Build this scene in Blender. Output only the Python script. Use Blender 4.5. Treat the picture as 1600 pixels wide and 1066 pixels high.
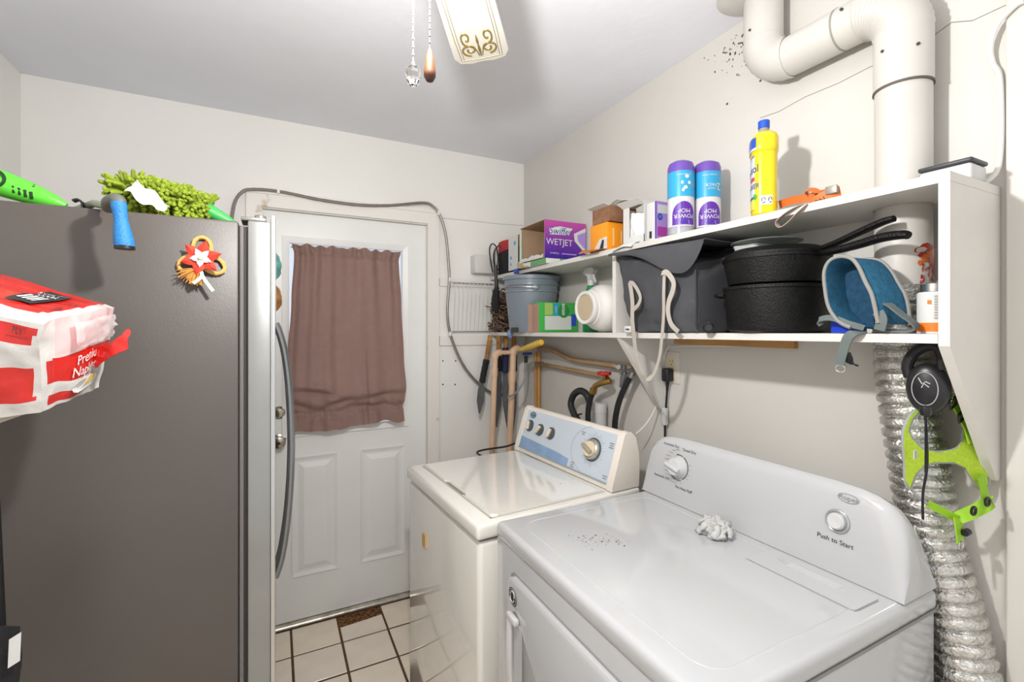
import bpy, bmesh, math, random
from mathutils import Vector, Matrix, noise
R = math.radians
SC = bpy.context.scene
for o in list(bpy.data.objects): bpy.data.objects.remove(o, do_unlink=True)
COL = SC.collection

# ------------------------------------------------------------------ camera, world, exposure
EYE = 1.489; FPX = 726.0; HOR = 511.0; YAW = 27.0
cam = bpy.data.cameras.new('camera'); cam.sensor_width = 36.0; cam.lens = FPX / 1600 * 36
cam.shift_y = -(533.0 - HOR) / 1600; cam.clip_start = 0.02
co = bpy.data.objects.new('camera', cam); COL.objects.link(co)
co.location = (0, 0, EYE); co.rotation_euler = (R(90), 0, R(-YAW)); SC.camera = co
W = bpy.data.worlds.new('world'); SC.world = W; W.use_nodes = True
W.node_tree.nodes['Background'].inputs[0].default_value = (0.98, 0.985, 1.0, 1)
W.node_tree.nodes['Background'].inputs[1].default_value = 0.72
SC.view_settings.view_transform = 'Standard'; SC.view_settings.look = 'None'
SC.view_settings.gamma = 1; SC.view_settings.use_curve_mapping = False
SC.view_settings.exposure = 0.5
LAMP_POS = (0.18, 0.62, 2.015); LAMP_W = 33.0

SN, CS = math.sin(R(YAW)), math.cos(R(YAW))
def ray(px, py):
    a = (px - 800) / FPX; b = (HOR - py) / FPX
    return Vector((a * CS + SN, -a * SN + CS, b))
def onX(px, py, X): v = ray(px, py); v = v * (X / v.x); v.z += EYE; return v
def onY(px, py, Y): v = ray(px, py); v = v * (Y / v.y); v.z += EYE; return v
def onZ(px, py, Z): v = ray(px, py); v = v * ((Z - EYE) / v.z); v.z = Z; return v

# ------------------------------------------------------------------ materials
def lin(c):
    if isinstance(c, str): c = [int(c[i:i + 2], 16) / 255 for i in (0, 2, 4)]
    return tuple(x / 12.92 if x <= .04045 else ((x + .055) / 1.055) ** 2.4 for x in c) + (1,)
MATS = {}
def mat(name, col, rough=.5, metal=0., var=0., vscale=8., bump=0., bscale=60., spec=.5, trans=0., alpha=1., col2=None, coat=0., transl=0., emit=None, thr=None):
    if name in MATS: return MATS[name]
    m = bpy.data.materials.new(name); m.use_nodes = True; nt = m.node_tree; N = nt.nodes; L = nt.links
    b = N['Principled BSDF']; c = lin(col)
    b.inputs['Base Color'].default_value = c; b.inputs['Roughness'].default_value = rough
    b.inputs['Metallic'].default_value = metal; b.inputs['Specular IOR Level'].default_value = spec
    if coat: b.inputs['Coat Weight'].default_value = coat; b.inputs['Coat Roughness'].default_value = .06
    if trans: b.inputs['Transmission Weight'].default_value = trans
    if alpha < 1: b.inputs['Alpha'].default_value = alpha
    if emit: b.inputs['Emission Color'].default_value = lin(emit[0]); b.inputs['Emission Strength'].default_value = emit[1]
    tc = N.new('ShaderNodeTexCoord')
    if var or col2:
        n = N.new('ShaderNodeTexNoise'); n.inputs['Scale'].default_value = vscale; n.inputs['Detail'].default_value = 6
        L.new(tc.outputs['Object'], n.inputs['Vector'])
        r = N.new('ShaderNodeValToRGB')
        lo, hi = thr if thr else (.3, .7)
        r.color_ramp.elements[0].position = lo; r.color_ramp.elements[1].position = hi
        r.color_ramp.elements[0].color = lin(col2) if col2 else tuple(x * (1 - var) for x in c[:3]) + (1,)
        r.color_ramp.elements[1].color = c if col2 else tuple(min(1, x * (1 + var)) for x in c[:3]) + (1,)
        L.new(n.outputs['Fac'], r.inputs['Fac']); L.new(r.outputs['Color'], b.inputs['Base Color'])
    if bump:
        n = N.new('ShaderNodeTexNoise'); n.inputs['Scale'].default_value = bscale; n.inputs['Detail'].default_value = 5
        L.new(tc.outputs['Object'], n.inputs['Vector'])
        bp = N.new('ShaderNodeBump'); bp.inputs['Strength'].default_value = bump; bp.inputs['Distance'].default_value = .004
        L.new(n.outputs['Fac'], bp.inputs['Height']); L.new(bp.outputs['Normal'], b.inputs['Normal'])
    if transl:
        t = N.new('ShaderNodeBsdfTranslucent'); t.inputs['Color'].default_value = c
        mx = N.new('ShaderNodeMixShader'); mx.inputs[0].default_value = transl
        L.new(b.outputs[0], mx.inputs[1]); L.new(t.outputs[0], mx.inputs[2]); L.new(mx.outputs[0], N['Material Output'].inputs[0])
    MATS[name] = m
    return m
def glassy(name, col='ffffff', opac=.12, rough=.03):
    if name in MATS: return MATS[name]
    m = bpy.data.materials.new(name); m.use_nodes = True; nt = m.node_tree; N = nt.nodes; L = nt.links
    b = N['Principled BSDF']; b.inputs['Base Color'].default_value = lin(col); b.inputs['Roughness'].default_value = rough
    t = N.new('ShaderNodeBsdfTransparent'); t.inputs[0].default_value = lin(col)
    mx = N.new('ShaderNodeMixShader'); mx.inputs[0].default_value = opac
    L.new(t.outputs[0], mx.inputs[1]); L.new(b.outputs[0], mx.inputs[2]); L.new(mx.outputs[0], N['Material Output'].inputs[0])
    MATS[name] = m; return m

WALLC = mat('wall_paint_falloff_dark', 'd2cfc9', .55, var=.035, vscale=2.2, bump=.12, bscale=45)  # same paint as the back wall, darkened to offset the near lamp
WALLB = mat('wall_paint_falloff_light', 'f1efea', .55, var=.03, vscale=1.7, bump=.1, bscale=50)  # lightened copy of that paint, lamp falloff evened out in its colour
CEIL = mat('ceiling_paint', 'eef0f6', .85, var=.03, vscale=2.5, bump=.35, bscale=22)
TRIM = mat('trim_paint', 'efece6', .4, var=.03, vscale=5, bump=.05)
TRIMW = mat('worn_trim', 'efebe4', .45, col2='c4ae92', vscale=9, thr=(.30, .38))
DOORM = mat('door_paint', 'efefec', .35, var=.02, vscale=4)
SHELFM = mat('shelf_paint', 'd6d3cd', .45, var=.04, vscale=7, bump=.1)
GROUT = mat('grout_brown', '5d4330', .9, var=.3, vscale=30, bump=.4)
SUBST = mat('old_adhesive', '8a5f34', .95, col2='3d2614', vscale=70, bump=.8, bscale=120, thr=(.4, .6))
TILE = [mat('tile_%d' % i, c, .22, var=.05, vscale=9, bump=.03, bscale=25) for i, c in enumerate(('f0e3d2', 'eee2d2', 'ebdfce', 'f2e4d0'))]
WHITE = mat('white_enamel', 'bcbdbf', .12, coat=.5)
CREAM = mat('cream_enamel', 'ebe8e1', .08, coat=.8, var=.02, vscale=3)
CREAMP = mat('cream_plastic', 'ebe3d8', .35)
WPLAS = mat('white_plastic', 'cbcbcb', .3)
GREYP = mat('grey_print', '8c8f92', .5)
DARKP = mat('dark_print', '2b2c30', .5)
BLACK = mat('black_plastic', '141416', .4)
BLACKF = mat('black_fabric', '17171a', .85, var=.3, vscale=60, bump=.4, bscale=200)
STEEL = mat('brushed_steel', 'b9b9b7', .32, 1., var=.06, vscale=20)
CHROME = mat('chrome', 'd8d8d8', .12, 1.)
FRSIDE = mat('fridge_side_grey', '524c48', .42, var=.05, vscale=3, bump=.07, bscale=320)
FRDOOR = mat('fridge_door_steel', '939492', .38, .55, var=.06, vscale=7, bump=.05)
FRDK = mat('fridge_gasket', '3b3634', .7)
BRASS = mat('brass', 'b08d4c', .35, .9)
TAN = mat('tan_pipe', 'd9b797', .45, var=.05, vscale=15)
TANB = mat('brown_pipe', 'a88a68', .5, var=.1, vscale=20)
GOLD = mat('gold_trim', '86733c', .4, .3)
KRAFT = mat('kraft_card', 'b3967a', .85, var=.06, vscale=20)
PAPER = mat('white_card', 'd2d2d0', .6)
RED = mat('red_plastic_print', 'd8231f', .35)
ORANGE = mat('orange_print', 'f59a1c', .45)
PURPLE = mat('purple_print', '5b2a9c', .4)
MAGENTA = mat('magenta_print', 'a83a9d', .4)
LILAC = mat('lilac_print', 'a888cf', .45)
SKYB = mat('sky_blue_print', '2f9fce', .35)
GREEN = mat('green_print', '3fae49', .45)
BLUE = mat('blue_print', '1d49b4', .4)
YELL = mat('yellow_plastic', 'e3c70c', .25, coat=.3)
IRON = mat('cast_iron', '0b0b0b', .5, var=.4, vscale=60, bump=.55, bscale=210, spec=.3)
WIRE = mat('white_wire', 'd9d9d6', .35)
SPECK = mat('dark_specks', '4a4642', .9)

# ------------------------------------------------------------------ mesh builder
WM = {}
class MB:
    def __init__(s): s.v = []; s.f = []; s.m = []
    def add(s, vs, fs, mi=0):
        o = len(s.v); s.v += [Vector(p) for p in vs]
        s.f += [tuple(i + o for i in f) for f in fs]; s.m += [mi] * len(fs); return s
    def box(s, x0, x1, y0, y1, z0, z1, mi=0):
        return s.add([(x, y, z) for z in (z0, z1) for y in (y0, y1) for x in (x0, x1)],
                     [(0, 2, 3, 1), (4, 5, 7, 6), (0, 1, 5, 4), (2, 6, 7, 3), (0, 4, 6, 2), (1, 3, 7, 5)], mi)
    def rbox(s, x0, x1, y0, y1, z0, z1, b=.004, seg=2, mi=0, M=None):
        bm = bmesh.new(); bmesh.ops.create_cube(bm, size=1)
        for v in bm.verts: v.co = Vector(((x0 + x1) / 2 + v.co.x * (x1 - x0), (y0 + y1) / 2 + v.co.y * (y1 - y0), (z0 + z1) / 2 + v.co.z * (z1 - z0)))
        bmesh.ops.bevel(bm, geom=list(bm.edges), offset=b, segments=seg, affect='EDGES', profile=.5)
        bm.verts.index_update()
        s.add([(M @ v.co) if M else v.co.copy() for v in bm.verts], [[v.index for v in f.verts] for f in bm.faces], mi); bm.free(); return s
    def tube(s, pts, r, n=10, mi=0, cap=True, closed=False, flat=None):
        pts = [Vector(p) for p in pts]; k = len(pts); rr = r if isinstance(r, (list, tuple)) else [r] * k
        vs = []; up = None
        for i, p in enumerate(pts):
            a = pts[i - 1] if (i or closed) else p; c = pts[(i + 1) % k] if (i < k - 1 or closed) else p
            t = (c - a); t = t.normalized() if t.length > 1e-9 else Vector((0, 0, 1))
            if up is None:
                up = Vector((0, 0, 1)) if abs(t.z) < .9 else Vector((1, 0, 0))
            up = (up - t * up.dot(t)); up = up.normalized() if up.length > 1e-6 else t.orthogonal().normalized()
            sd = t.cross(up)
            for j in range(n):
                an = 2 * math.pi * j / n
                vs.append(p + (up * math.cos(an) * (flat or 1) + sd * math.sin(an)) * rr[i])
        fs = []
        for i in range(k if closed else k - 1):
            i2 = (i + 1) % k
            for j in range(n):
                j2 = (j + 1) % n
                fs.append((i * n + j, i * n + j2, i2 * n + j2, i2 * n + j))
        if cap and not closed:
            fs.append(tuple(range(n))[::-1]); fs.append(tuple((k - 1) * n + j for j in range(n)))
        return s.add(vs, fs, mi)
    def lathe(s, prof, M=None, n=24, mi=0, sx=1, sy=1):
        M = M or Matrix(); vs = []; fs = []; k = len(prof)
        for r, z in prof:
            for j in range(n):
                an = 2 * math.pi * j / n; vs.append(M @ Vector((r * math.cos(an) * sx, r * math.sin(an) * sy, z)))
        for i in range(k - 1):
            for j in range(n):
                j2 = (j + 1) % n; fs.append((i * n + j, i * n + j2, (i + 1) * n + j2, (i + 1) * n + j))
        if prof[0][0] > 1e-6: fs.append(tuple(range(n))[::-1])
        if prof[-1][0] > 1e-6: fs.append(tuple((k - 1) * n + j for j in range(n)))
        return s.add(vs, fs, mi)
    def prism(s, poly, fn0, fn1, mi=0):
        k = len(poly); vs = [fn0(*p) for p in poly] + [fn1(*p) for p in poly]
        fs = [tuple(range(k))[::-1], tuple(range(k, 2 * k))] + [(i, (i + 1) % k, k + (i + 1) % k, k + i) for i in range(k)]
        return s.add(vs, fs, mi)
    def grid(s, nu, nv, fn, mi=0, mfn=None, thick=0, closeu=False):
        P = [[Vector(fn(i / nu, j / nv)) for i in range(nu + 1)] for j in range(nv + 1)]
        vs = [p for row in P for p in row]; w = nu + 1; fs = []; ms = []
        for j in range(nv):
            for i in range(nu):
                fs.append((j * w + i, j * w + i + 1, (j + 1) * w + i + 1, (j + 1) * w + i)); ms.append(mfn((i + .5) / nu, (j + .5) / nv) if mfn else mi)
        o = len(s.v)
        if thick:
            nrm = [Vector() for _ in vs]
            for f in fs:
                n = (vs[f[1]] - vs[f[0]]).cross(vs[f[3]] - vs[f[0]])
                n = n if n.length else (vs[f[2]] - vs[f[1]]).cross(vs[f[0]] - vs[f[1]])
                for i in f: nrm[i] += n
            m = len(vs)
            back = [p - (q.normalized() if q.length else q) * thick for p, q in zip(vs, nrm)]
            rim = [i for i in range(nu + 1)] + [j * w + nu for j in range(1, nv + 1)] + [nv * w + i for i in range(nu - 1, -1, -1)] + [j * w for j in range(nv - 1, 0, -1)]
            fb = [tuple(i + m for i in f[::-1]) for f in fs]
            fr = [(rim[a], rim[a - 1], rim[a - 1] + m, rim[a] + m) for a in range(len(rim))]
            s.add(vs + back, fs + fb + fr, mi)
            base = len(s.m) - len(fs) - len(fb) - len(fr)
            for q, x in enumerate(ms): s.m[base + q] = x; s.m[base + len(fs) + q] = x
        else:
            s.add(vs, fs, mi)
            base = len(s.m) - len(fs)
            for q, x in enumerate(ms): s.m[base + q] = x
        return s
    def ribbon(s, pts, wvec, w, t=.0015, mi=0):
        """flat strap along pts; wvec = width direction (vector or list)"""
        pts = [Vector(p) for p in pts]; k = len(pts); vs = []
        for i, p in enumerate(pts):
            a = pts[max(0, i - 1)]; c = pts[min(k - 1, i + 1)]; tg = (c - a).normalized()
            wv = Vector(wvec[i] if isinstance(wvec, list) else wvec); wv = (wv - tg * wv.dot(tg)); wv = wv.normalized() if wv.length > 1e-5 else tg.orthogonal().normalized()
            n = tg.cross(wv)
            ww = w[i] if isinstance(w, list) else w
            for a_, b_ in ((-1, -1), (1, -1), (1, 1), (-1, 1)): vs.append(p + wv * a_ * ww / 2 + n * b_ * t / 2)
        fs = [(0, 1, 2, 3), tuple(4 * (k - 1) + q for q in (3, 2, 1, 0))]
        for i in range(k - 1):
            for q in range(4):
                q2 = (q + 1) % 4; fs.append((4 * i + q, 4 * i + 4 + q, 4 * i + 4 + q2, 4 * i + q2))
        return s.add(vs, fs, mi)
    def soft(s, c8, n=10, amp=.004, seed=0, bulge=0., fscale=14., mfn=None, mi=0):
        """deformed box: c8 corners indexed x + 2y + 4z; each side a bulging, wrinkled grid"""
        c8 = [Vector(p) for p in c8]; cen = sum(c8, Vector()) / 8
        def tri(u, v, w):
            a = c8[0].lerp(c8[1], u); b = c8[2].lerp(c8[3], u); c = c8[4].lerp(c8[5], u); d = c8[6].lerp(c8[7], u)
            p = a.lerp(b, v).lerp(c.lerp(d, v), w)
            q = (p - cen); g = 16 * max(u * (1 - u) * v * (1 - v), v * (1 - v) * w * (1 - w), u * (1 - u) * w * (1 - w))
            nn = noise.noise_vector(p * fscale + Vector((seed, 0, 0))) * amp + noise.noise_vector(p * fscale * 2.7) * amp * .4
            return p + q.normalized() * bulge * g + nn
        for key, fn in (('x0', lambda a, b: tri(0, 1 - a, b)), ('x1', lambda a, b: tri(1, a, b)), ('y0', lambda a, b: tri(a, 0, b)),
                        ('y1', lambda a, b: tri(1 - a, 1, b)), ('z0', lambda a, b: tri(a, 1 - b, 0)), ('z1', lambda a, b: tri(a, b, 1))):
            s.grid(n, n, fn, mi, (lambda a, b, k=key: mfn(k, a, b)) if mfn else None)
        s.tri = tri
        return s
    def build(s, name, mats, parent=None, ang=35, flat=False, weld=False):
        if not isinstance(mats, (list, tuple)): mats = [mats]
        me = bpy.data.meshes.new(name)
        if parent is not None:
            Mi = WM[parent].inverted(); vs = [Mi @ v for v in s.v]; Mw = WM[parent]
        else:
            xs = [v.x for v in s.v]; ys = [v.y for v in s.v]; zs = [v.z for v in s.v]
            base = Vector(((min(xs) + max(xs)) / 2, (min(ys) + max(ys)) / 2, min(zs)))
            vs = [v - base for v in s.v]; Mw = Matrix.Translation(base)
        me.from_pydata([tuple(v) for v in vs], [], s.f)
        for m in mats: me.materials.append(m)
        me.polygons.foreach_set('material_index', s.m)
        if weld:
            bm = bmesh.new(); bm.from_mesh(me); bmesh.ops.remove_doubles(bm, verts=bm.verts, dist=1e-5); bmesh.ops.recalc_face_normals(bm, faces=bm.faces); bm.to_mesh(me); bm.free()
        me.update()
        if not flat:
            me.polygons.foreach_set('use_smooth', [True] * len(me.polygons)); me.set_sharp_from_angle(angle=R(ang))
        o = bpy.data.objects.new(name, me); COL.objects.link(o)
        if parent is not None: o.parent = parent
        else: o.location = Mw.translation
        WM[o] = Mw
        return o
def tag(o, label, cat=None, group=None, kind=None):
    if label: o['label'] = label
    if cat: o['category'] = cat
    if group: o['group'] = group
    if kind: o['kind'] = kind
    return o
def thing(name, label, cat, loc, rz=0, group=None):
    o = bpy.data.objects.new(name, None); COL.objects.link(o); o.empty_display_size = .05
    o.location = loc; o.rotation_euler = (0, 0, rz)
    WM[o] = Matrix.Translation(Vector(loc)) @ Matrix.Rotation(rz, 4, 'Z')
    return tag(o, label, cat, group)
def frame(o, x, y):
    """matrix from origin, x dir, y dir"""
    x = Vector(x).normalized(); y = Vector(y); y = (y - x * y.dot(x)).normalized(); z = x.cross(y)
    return Matrix(((x.x, y.x, z.x, o[0]), (x.y, y.y, z.y, o[1]), (x.z, y.z, z.z, o[2]), (0, 0, 0, 1)))
def alongaxis(o, d):
    d = Vector(d).normalized(); return Matrix.Translation(Vector(o)) @ d.to_track_quat('Z', 'Y').to_matrix().to_4x4()
def text(body, size, place, m, parent, name='lettering', align='CENTER', squash=1., shear=0.):
    """place = Matrix or function (x, y) -> world point"""
    cu = bpy.data.curves.new('txt', 'FONT'); cu.body = body; cu.size = size; cu.align_x = align; cu.align_y = 'CENTER'; cu.resolution_u = 3; cu.shear = shear
    ob = bpy.data.objects.new('txt', cu); COL.objects.link(ob)
    dg = bpy.context.evaluated_depsgraph_get(); me = bpy.data.meshes.new_from_object(ob.evaluated_get(dg))
    mb = MB()
    f = place if callable(place) else (lambda x, y: place @ Vector((x, y, 0)))
    mb.add([f(v.co.x * squash, v.co.y) for v in me.vertices], [tuple(p.vertices) for p in me.polygons])
    bpy.data.objects.remove(ob); bpy.data.curves.remove(cu); bpy.data.meshes.remove(me)
    if not mb.f: return None
    return mb.build(name, m, parent, flat=True)
def disc(mb, M, r, n=20, mi=0, sx=1.):
    vs = [M @ Vector((r * sx * math.cos(2 * math.pi * i / n), r * math.sin(2 * math.pi * i / n), 0)) for i in range(n)]
    mb.add(vs, [tuple(range(n))], mi)
def spline(pts, n=6):
    """catmull-rom through points"""
    P = [Vector(p) for p in pts]; out = []
    for i in range(len(P) - 1):
        a = P[max(0, i - 1)]; b = P[i]; c = P[i + 1]; d = P[min(len(P) - 1, i + 2)]
        for k in range(n):
            t = k / n; out.append(.5 * ((2 * b) + (c - a) * t + (2 * a - 5 * b + 4 * c - d) * t * t + (3 * b - a - 3 * c + d) * t ** 3))
    out.append(P[-1]); return out

# ------------------------------------------------------------------ the room
XR, YB, XL, ZC, YN = 1.377, 2.54, -.904, 2.50, -.7; YFL = -2.4
def struct(o, label, cat): return tag(o, label, cat, kind='structure')
DX0, DX1, DZ1 = -.062, .765, 2.066            # door opening
m = MB(); m.box(XL - .1, DX0, YB, YB + .12, 0, ZC); m.box(DX1, XR + .1, YB, YB + .12, 0, ZC); m.box(DX0, DX1, YB, YB + .12, DZ1, ZC)
wall_back = struct(m.build('wall_back', WALLB, flat=True), 'warm white far wall around the exterior door', 'wall')
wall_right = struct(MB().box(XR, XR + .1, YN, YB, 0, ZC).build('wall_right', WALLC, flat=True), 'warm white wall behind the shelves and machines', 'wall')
wall_left = struct(MB().box(XL - .1, XL, YN, YB, 0, ZC).build('wall_left', WALLB, flat=True), 'white wall behind the refrigerator at the left edge', 'wall')
ceiling = struct(MB().box(XL - .1, XR + .1, YN, YB + .12, ZC, ZC + .1).build('ceiling', CEIL, flat=True), 'grey white lightly textured ceiling', 'ceiling')
floor = struct(MB().box(XL - .1, XR + .1, YFL, YB + .12, -.1, -.004).build('floor', GROUT, flat=True), 'tiled floor with brown grout', 'floor')

def child_copy(src, parent, loc, name, mt):
    o = src.copy(); COL.objects.link(o); o.name = name; o.parent = parent
    o.location = WM[parent].inverted() @ Vector(loc); return o
random.seed(3)
P = .2135; G = .0052; tile_me = []
for mt in TILE:
    b = MB(); h = P / 2 - G; b.rbox(-h, h, -h, h, -.004, .0, b=.0015, seg=1)
    me = bpy.data.meshes.new('tile'); me.from_pydata([tuple(v) for v in b.v], [], b.f); me.materials.append(mt); tile_me.append(me)
gx0 = .0685; gy0 = 2.319
for i in range(-5, 8):
    for j in range(-23, 2):
        x0 = max(gx0 + i * P, XL); x1 = min(gx0 + (i + 1) * P, XR); y0 = max(gy0 + j * P, YFL); y1 = min(gy0 + (j + 1) * P, YB - .005)
        if x1 - x0 < .02 or y1 - y0 < .02: continue
        if (i, j) == (1, 0):        # broken tile in front of the threshold
            b = MB(); b.prism([(x0 + G, y0 + G), (x1 - G, y0 + G), (x1 - G, 2.452), (.42, 2.444), (x0 + G, 2.434)], lambda x, y: (x, y, -.004), lambda x, y: (x, y, 0))
            tag(b.build('tile', TILE[1], floor, flat=True), 'broken tile with its back edge missing'); continue
        if x1 - x0 > P - .001 and y1 - y0 > P - .001:
            o = bpy.data.objects.new('tile', random.choice(tile_me)); COL.objects.link(o); o.parent = floor
            o.location = WM[floor].inverted() @ Vector(((x0 + x1) / 2, (y0 + y1) / 2, random.uniform(-.0006, .0004)))
        else:
            MB().box(x0 + G, x1 - G, y0 + G, y1 - G, -.004, 0).build('tile', random.choice(TILE), floor, flat=True)
x0 = gx0 + P; MB().box(x0 + .002, x0 + P - .002, 2.425, 2.532, -.0045, -.0025).build('exposed_adhesive', SUBST, floor, flat=True)
# door: leaf with window opening, mouldings, raised panels
d = MB(); X0, X1, Z0, Z1 = -.057, .76, .022, 2.06; wx0, wx1, wz0, wz1 = .062, .626, .975, 1.908; yf, yb = 2.562, 2.606
for bx in ((X0, wx0, Z0, Z1), (wx1, X1, Z0, Z1), (wx0, wx1, Z0, wz0), (wx0, wx1, wz1, Z1)): d.box(bx[0], bx[1], yf, yb, bx[2], bx[3])
door = struct(d.build('door_1', DOORM, flat=True), 'white panelled exterior door with a curtained window', 'door')
f = MB(); a0, a1, c0, c1 = .031, .655, .942, 1.941
def moulding(mb, x0, x1, z0, z1, ix0, ix1, iz0, iz1, y0, y1):
    o = [(x0, z0), (x1, z0), (x1, z1), (x0, z1)]; q = [(ix0, iz0), (ix1, iz0), (ix1, iz1), (ix0, iz1)]
    for k in range(4):
        k2 = (k + 1) % 4
        vs = [(o[k][0], y0, o[k][1]), (o[k2][0], y0, o[k2][1]), (q[k2][0], y1, q[k2][1]), (q[k][0], y1, q[k][1])]
        mb.add(vs + [(v[0], yf + .002, v[2]) for v in vs], [(0, 1, 2, 3), (0, 4, 5, 1), (2, 6, 7, 3), (1, 5, 6, 2), (3, 7, 4, 0)])
moulding(f, a0, a1, c0, c1, wx0, wx1, wz0, wz1, yf - .010, yf - .004); f.build('window_frame', DOORM, door, flat=True)
tag(MB().box(wx0 - .003, wx1 + .003, yf + .015, yf + .019, wz0 - .003, wz1 + .003).build('window_pane', glassy('window_glass', 'f4f8ff', .08), door, flat=True), 'clear glass pane glowing with daylight')
for (x0, x1) in ((.074, .288), (.402, .637)):
    f = MB(); z0, z1 = .239, .836
    moulding(f, x0, x1, z0, z1, x0 + .018, x1 - .018, z0 + .018, z1 - .018, yf - .007, yf - .001)
    moulding(f, x0 + .03, x1 - .03, z0 + .03, z1 - .03, x0 + .055, x1 - .055, z0 + .055, z1 - .055, yf - .001, yf - .008)
    f.box(x0 + .055, x1 - .055, yf - .008, yf + .001, z0 + .055, z1 - .055)
    f.build('door_panel', DOORM, door, flat=True)
KM = mat('satin_nickel', 'a39b8e', .25, 1.)
def ydisc(mb, x, z, y, prof, n=24, mi=0): mb.lathe(prof, alongaxis((x, y, z), (0, -1, 0)), n, mi)
k = MB(); ydisc(k, .016, 1.067, yf, [(.031, 0), (.031, .006), (.024, .012), (.021, .02), (.012, .022), (0, .022)]); kk = k.build('deadbolt', KM, door)
MB().rbox(.013, .019, yf - .034, yf - .018, 1.055, 1.079, b=.002).build('thumb_turn', KM, kk)
k = MB(); ydisc(k, .016, .929, yf, [(.033, 0), (.032, .006), (.014, .012), (.013, .03), (.026, .036), (.031, .048), (.027, .06), (.012, .065), (0, .066)]); kk = k.build('door_knob', KM, door)
k = MB(); ydisc(k, .016, .929, yf - .0655, [(.007, 0), (.007, .002), (0, .002)], 12); k.build('keyhole', BLACK, kk)
# casing
t = MB(); t.box(-.123, DX0, 2.518, YB, 0, DZ1); t.box(DX1, .823, 2.518, YB, 0, DZ1); t.box(-.123, .823, 2.518, YB, DZ1, 2.138)
t.box(-.128, .828, 2.512, YB, 2.126, 2.142); t.box(-.066, DX0 + .008, 2.514, YB, 0, DZ1); t.box(DX1 - .008, DX1 + .006, 2.514, YB, 0, DZ1)
struct(t.build('trim_1', TRIMW, flat=True), 'white painted door casing with worn scuffed paint', 'trim')
t = MB(); t.box(DX0, X0 - .001, YB, YB + .12, .02, DZ1); t.box(X1 + .001, DX1, YB, YB + .12, .02, DZ1); t.box(X0 - .001, X1 + .001, YB, YB + .12, Z1 + .002, DZ1)
struct(t.build('trim_2', TRIM, flat=True), 'white door jamb inside the casing', 'trim')
t = MB(); t.box(DX0, DX1, 2.535, 2.66, 0, .018); t.tube([(DX0, 2.537, .011), (DX1, 2.537, .011)], .009, 10)
struct(t.build('trim_3', mat('threshold_metal', 'dcd7cb', .3, .5, col2='a39b8c', vscale=25), flat=False), 'scuffed metal threshold plate under the door', 'trim')
# casing board at the right-hand edge of the right wall
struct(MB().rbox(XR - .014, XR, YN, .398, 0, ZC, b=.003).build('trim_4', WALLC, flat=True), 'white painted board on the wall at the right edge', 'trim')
t = MB(); t.box(.83, XR, YB - .012, YB, 1.722, 1.766); tag(t.build('batten', TRIM, wall_back, flat=True), 'white horizontal board behind the wire rack')
t = MB(); t.box(.83, XR, YB - .012, YB, 1.383, 1.438); t.build('batten', TRIM, wall_back, flat=True)
CRK = mat('crack_dark', '8b857c', .9)
def crack(pts, parent, r=.0011): MB().tube(pts, r, 5).build('crack', CRK, parent)
crack([(.83, YB, 2.108), (1.0, YB, 2.112), (1.2, YB, 2.112), (XR, YB, 2.118)], wall_back)
crack([(XR, .96, 2.155), (XR, .9, 2.150), (XR, .82, 2.160), (XR, .73, 2.158), (XR, .64, 2.166), (XR, .525, 2.172), (XR, .49, 2.185), (XR, .454, 2.168), (XR, .40, 2.170)], wall_right)
h = MB()
for px, py in ((692, 564), (712, 564), (692, 601), (711, 601)): disc(h, alongaxis(onY(px, py, YB - .0008), (0, -1, 0)), .0045, 10)
tag(h.build('screw_holes', BLACK, wall_back, flat=True), 'four dark screw holes')
random.seed(8); h = MB()
for q in range(95):
    e = abs(random.gauss(0, 1)); y = .98 + random.gauss(.03, .05) * (1 + e * .4); z = 2.47 - e * .075
    if z > 2.49 or y > 1.2: continue
    disc(h, alongaxis((XR - .0007, y, z), (-1, 0, 0)) @ Matrix.Rotation(random.random() * 6, 4, 'Z'), random.uniform(.001, .0045), 7, sx=random.uniform(.4, 1))
tag(h.build('mould_specks', SPECK, wall_right, flat=True), 'dark mould specks by the duct', kind='stuff')

# ------------------------------------------------------------------ refrigerator
FY0, FY1, FZ = 1.30, 2.14, 1.745
fr = thing('refrigerator', 'tall grey refrigerator with steel doors turned toward the machines', 'refrigerator', (-.46, 1.72, 0))
MB().rbox(-.86, -.079, FY0, FY1, .03, FZ, b=.006).build('body', FRSIDE, fr)
g = MB(); g.box(-.079, -.060, FY0 + .012, FY1 - .012, .06, FZ - .01); g.build('gasket', FRDK, fr, flat=True)
g = MB(); g.tube([(-.073, FY0 + .006, .05), (-.073, FY0 + .006, FZ - .01)], .005, 8); g.build('seal_bead', mat('grey_rubber', '6d6a68', .6), fr)
for y0, y1 in ((FY0, 1.717), (1.723, FY1)):
    dd = MB(); dd.rbox(-.060, -.010, y0, y1, .05, FZ + .004, b=.004); o = dd.build('door', FRDOOR, fr)
    s = MB(); s.rbox(-.0105, .0005, y0 + (-.002), y1, .05, FZ + .022, b=.003); s.build('front_skin', mat('door_skin_steel', 'c5c6c5', .25, .9), o)
hb = MB(); hb.rbox(-.075, -.02, FY0 + .004, FY0 + .075, FZ + .004, FZ + .014, b=.003); hb.lathe([(.013, 0), (.013, .012), (.01, .014), (0, .014)], Matrix.Translation((-.033, FY0 + .02, FZ + .008)), 16)
hb.build('hinge_cover', mat('hinge_grey', '8f8c88', .35, .6), fr)
for yy in (1.685, 1.755):
    hp = [(.0, yy, 1.50), (.012, yy, 1.47), (.028, yy, 1.40), (.041, yy, 1.28), (.047, yy, 1.12), (.044, yy, .98), (.034, yy, .85), (.018, yy, .74), (.0, yy, .68)]
    h = MB(); h.tube(spline(hp, 5), .011, 10); h.build('handle', mat('handle_steel', '8e9092', .3, .9), fr)

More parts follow.
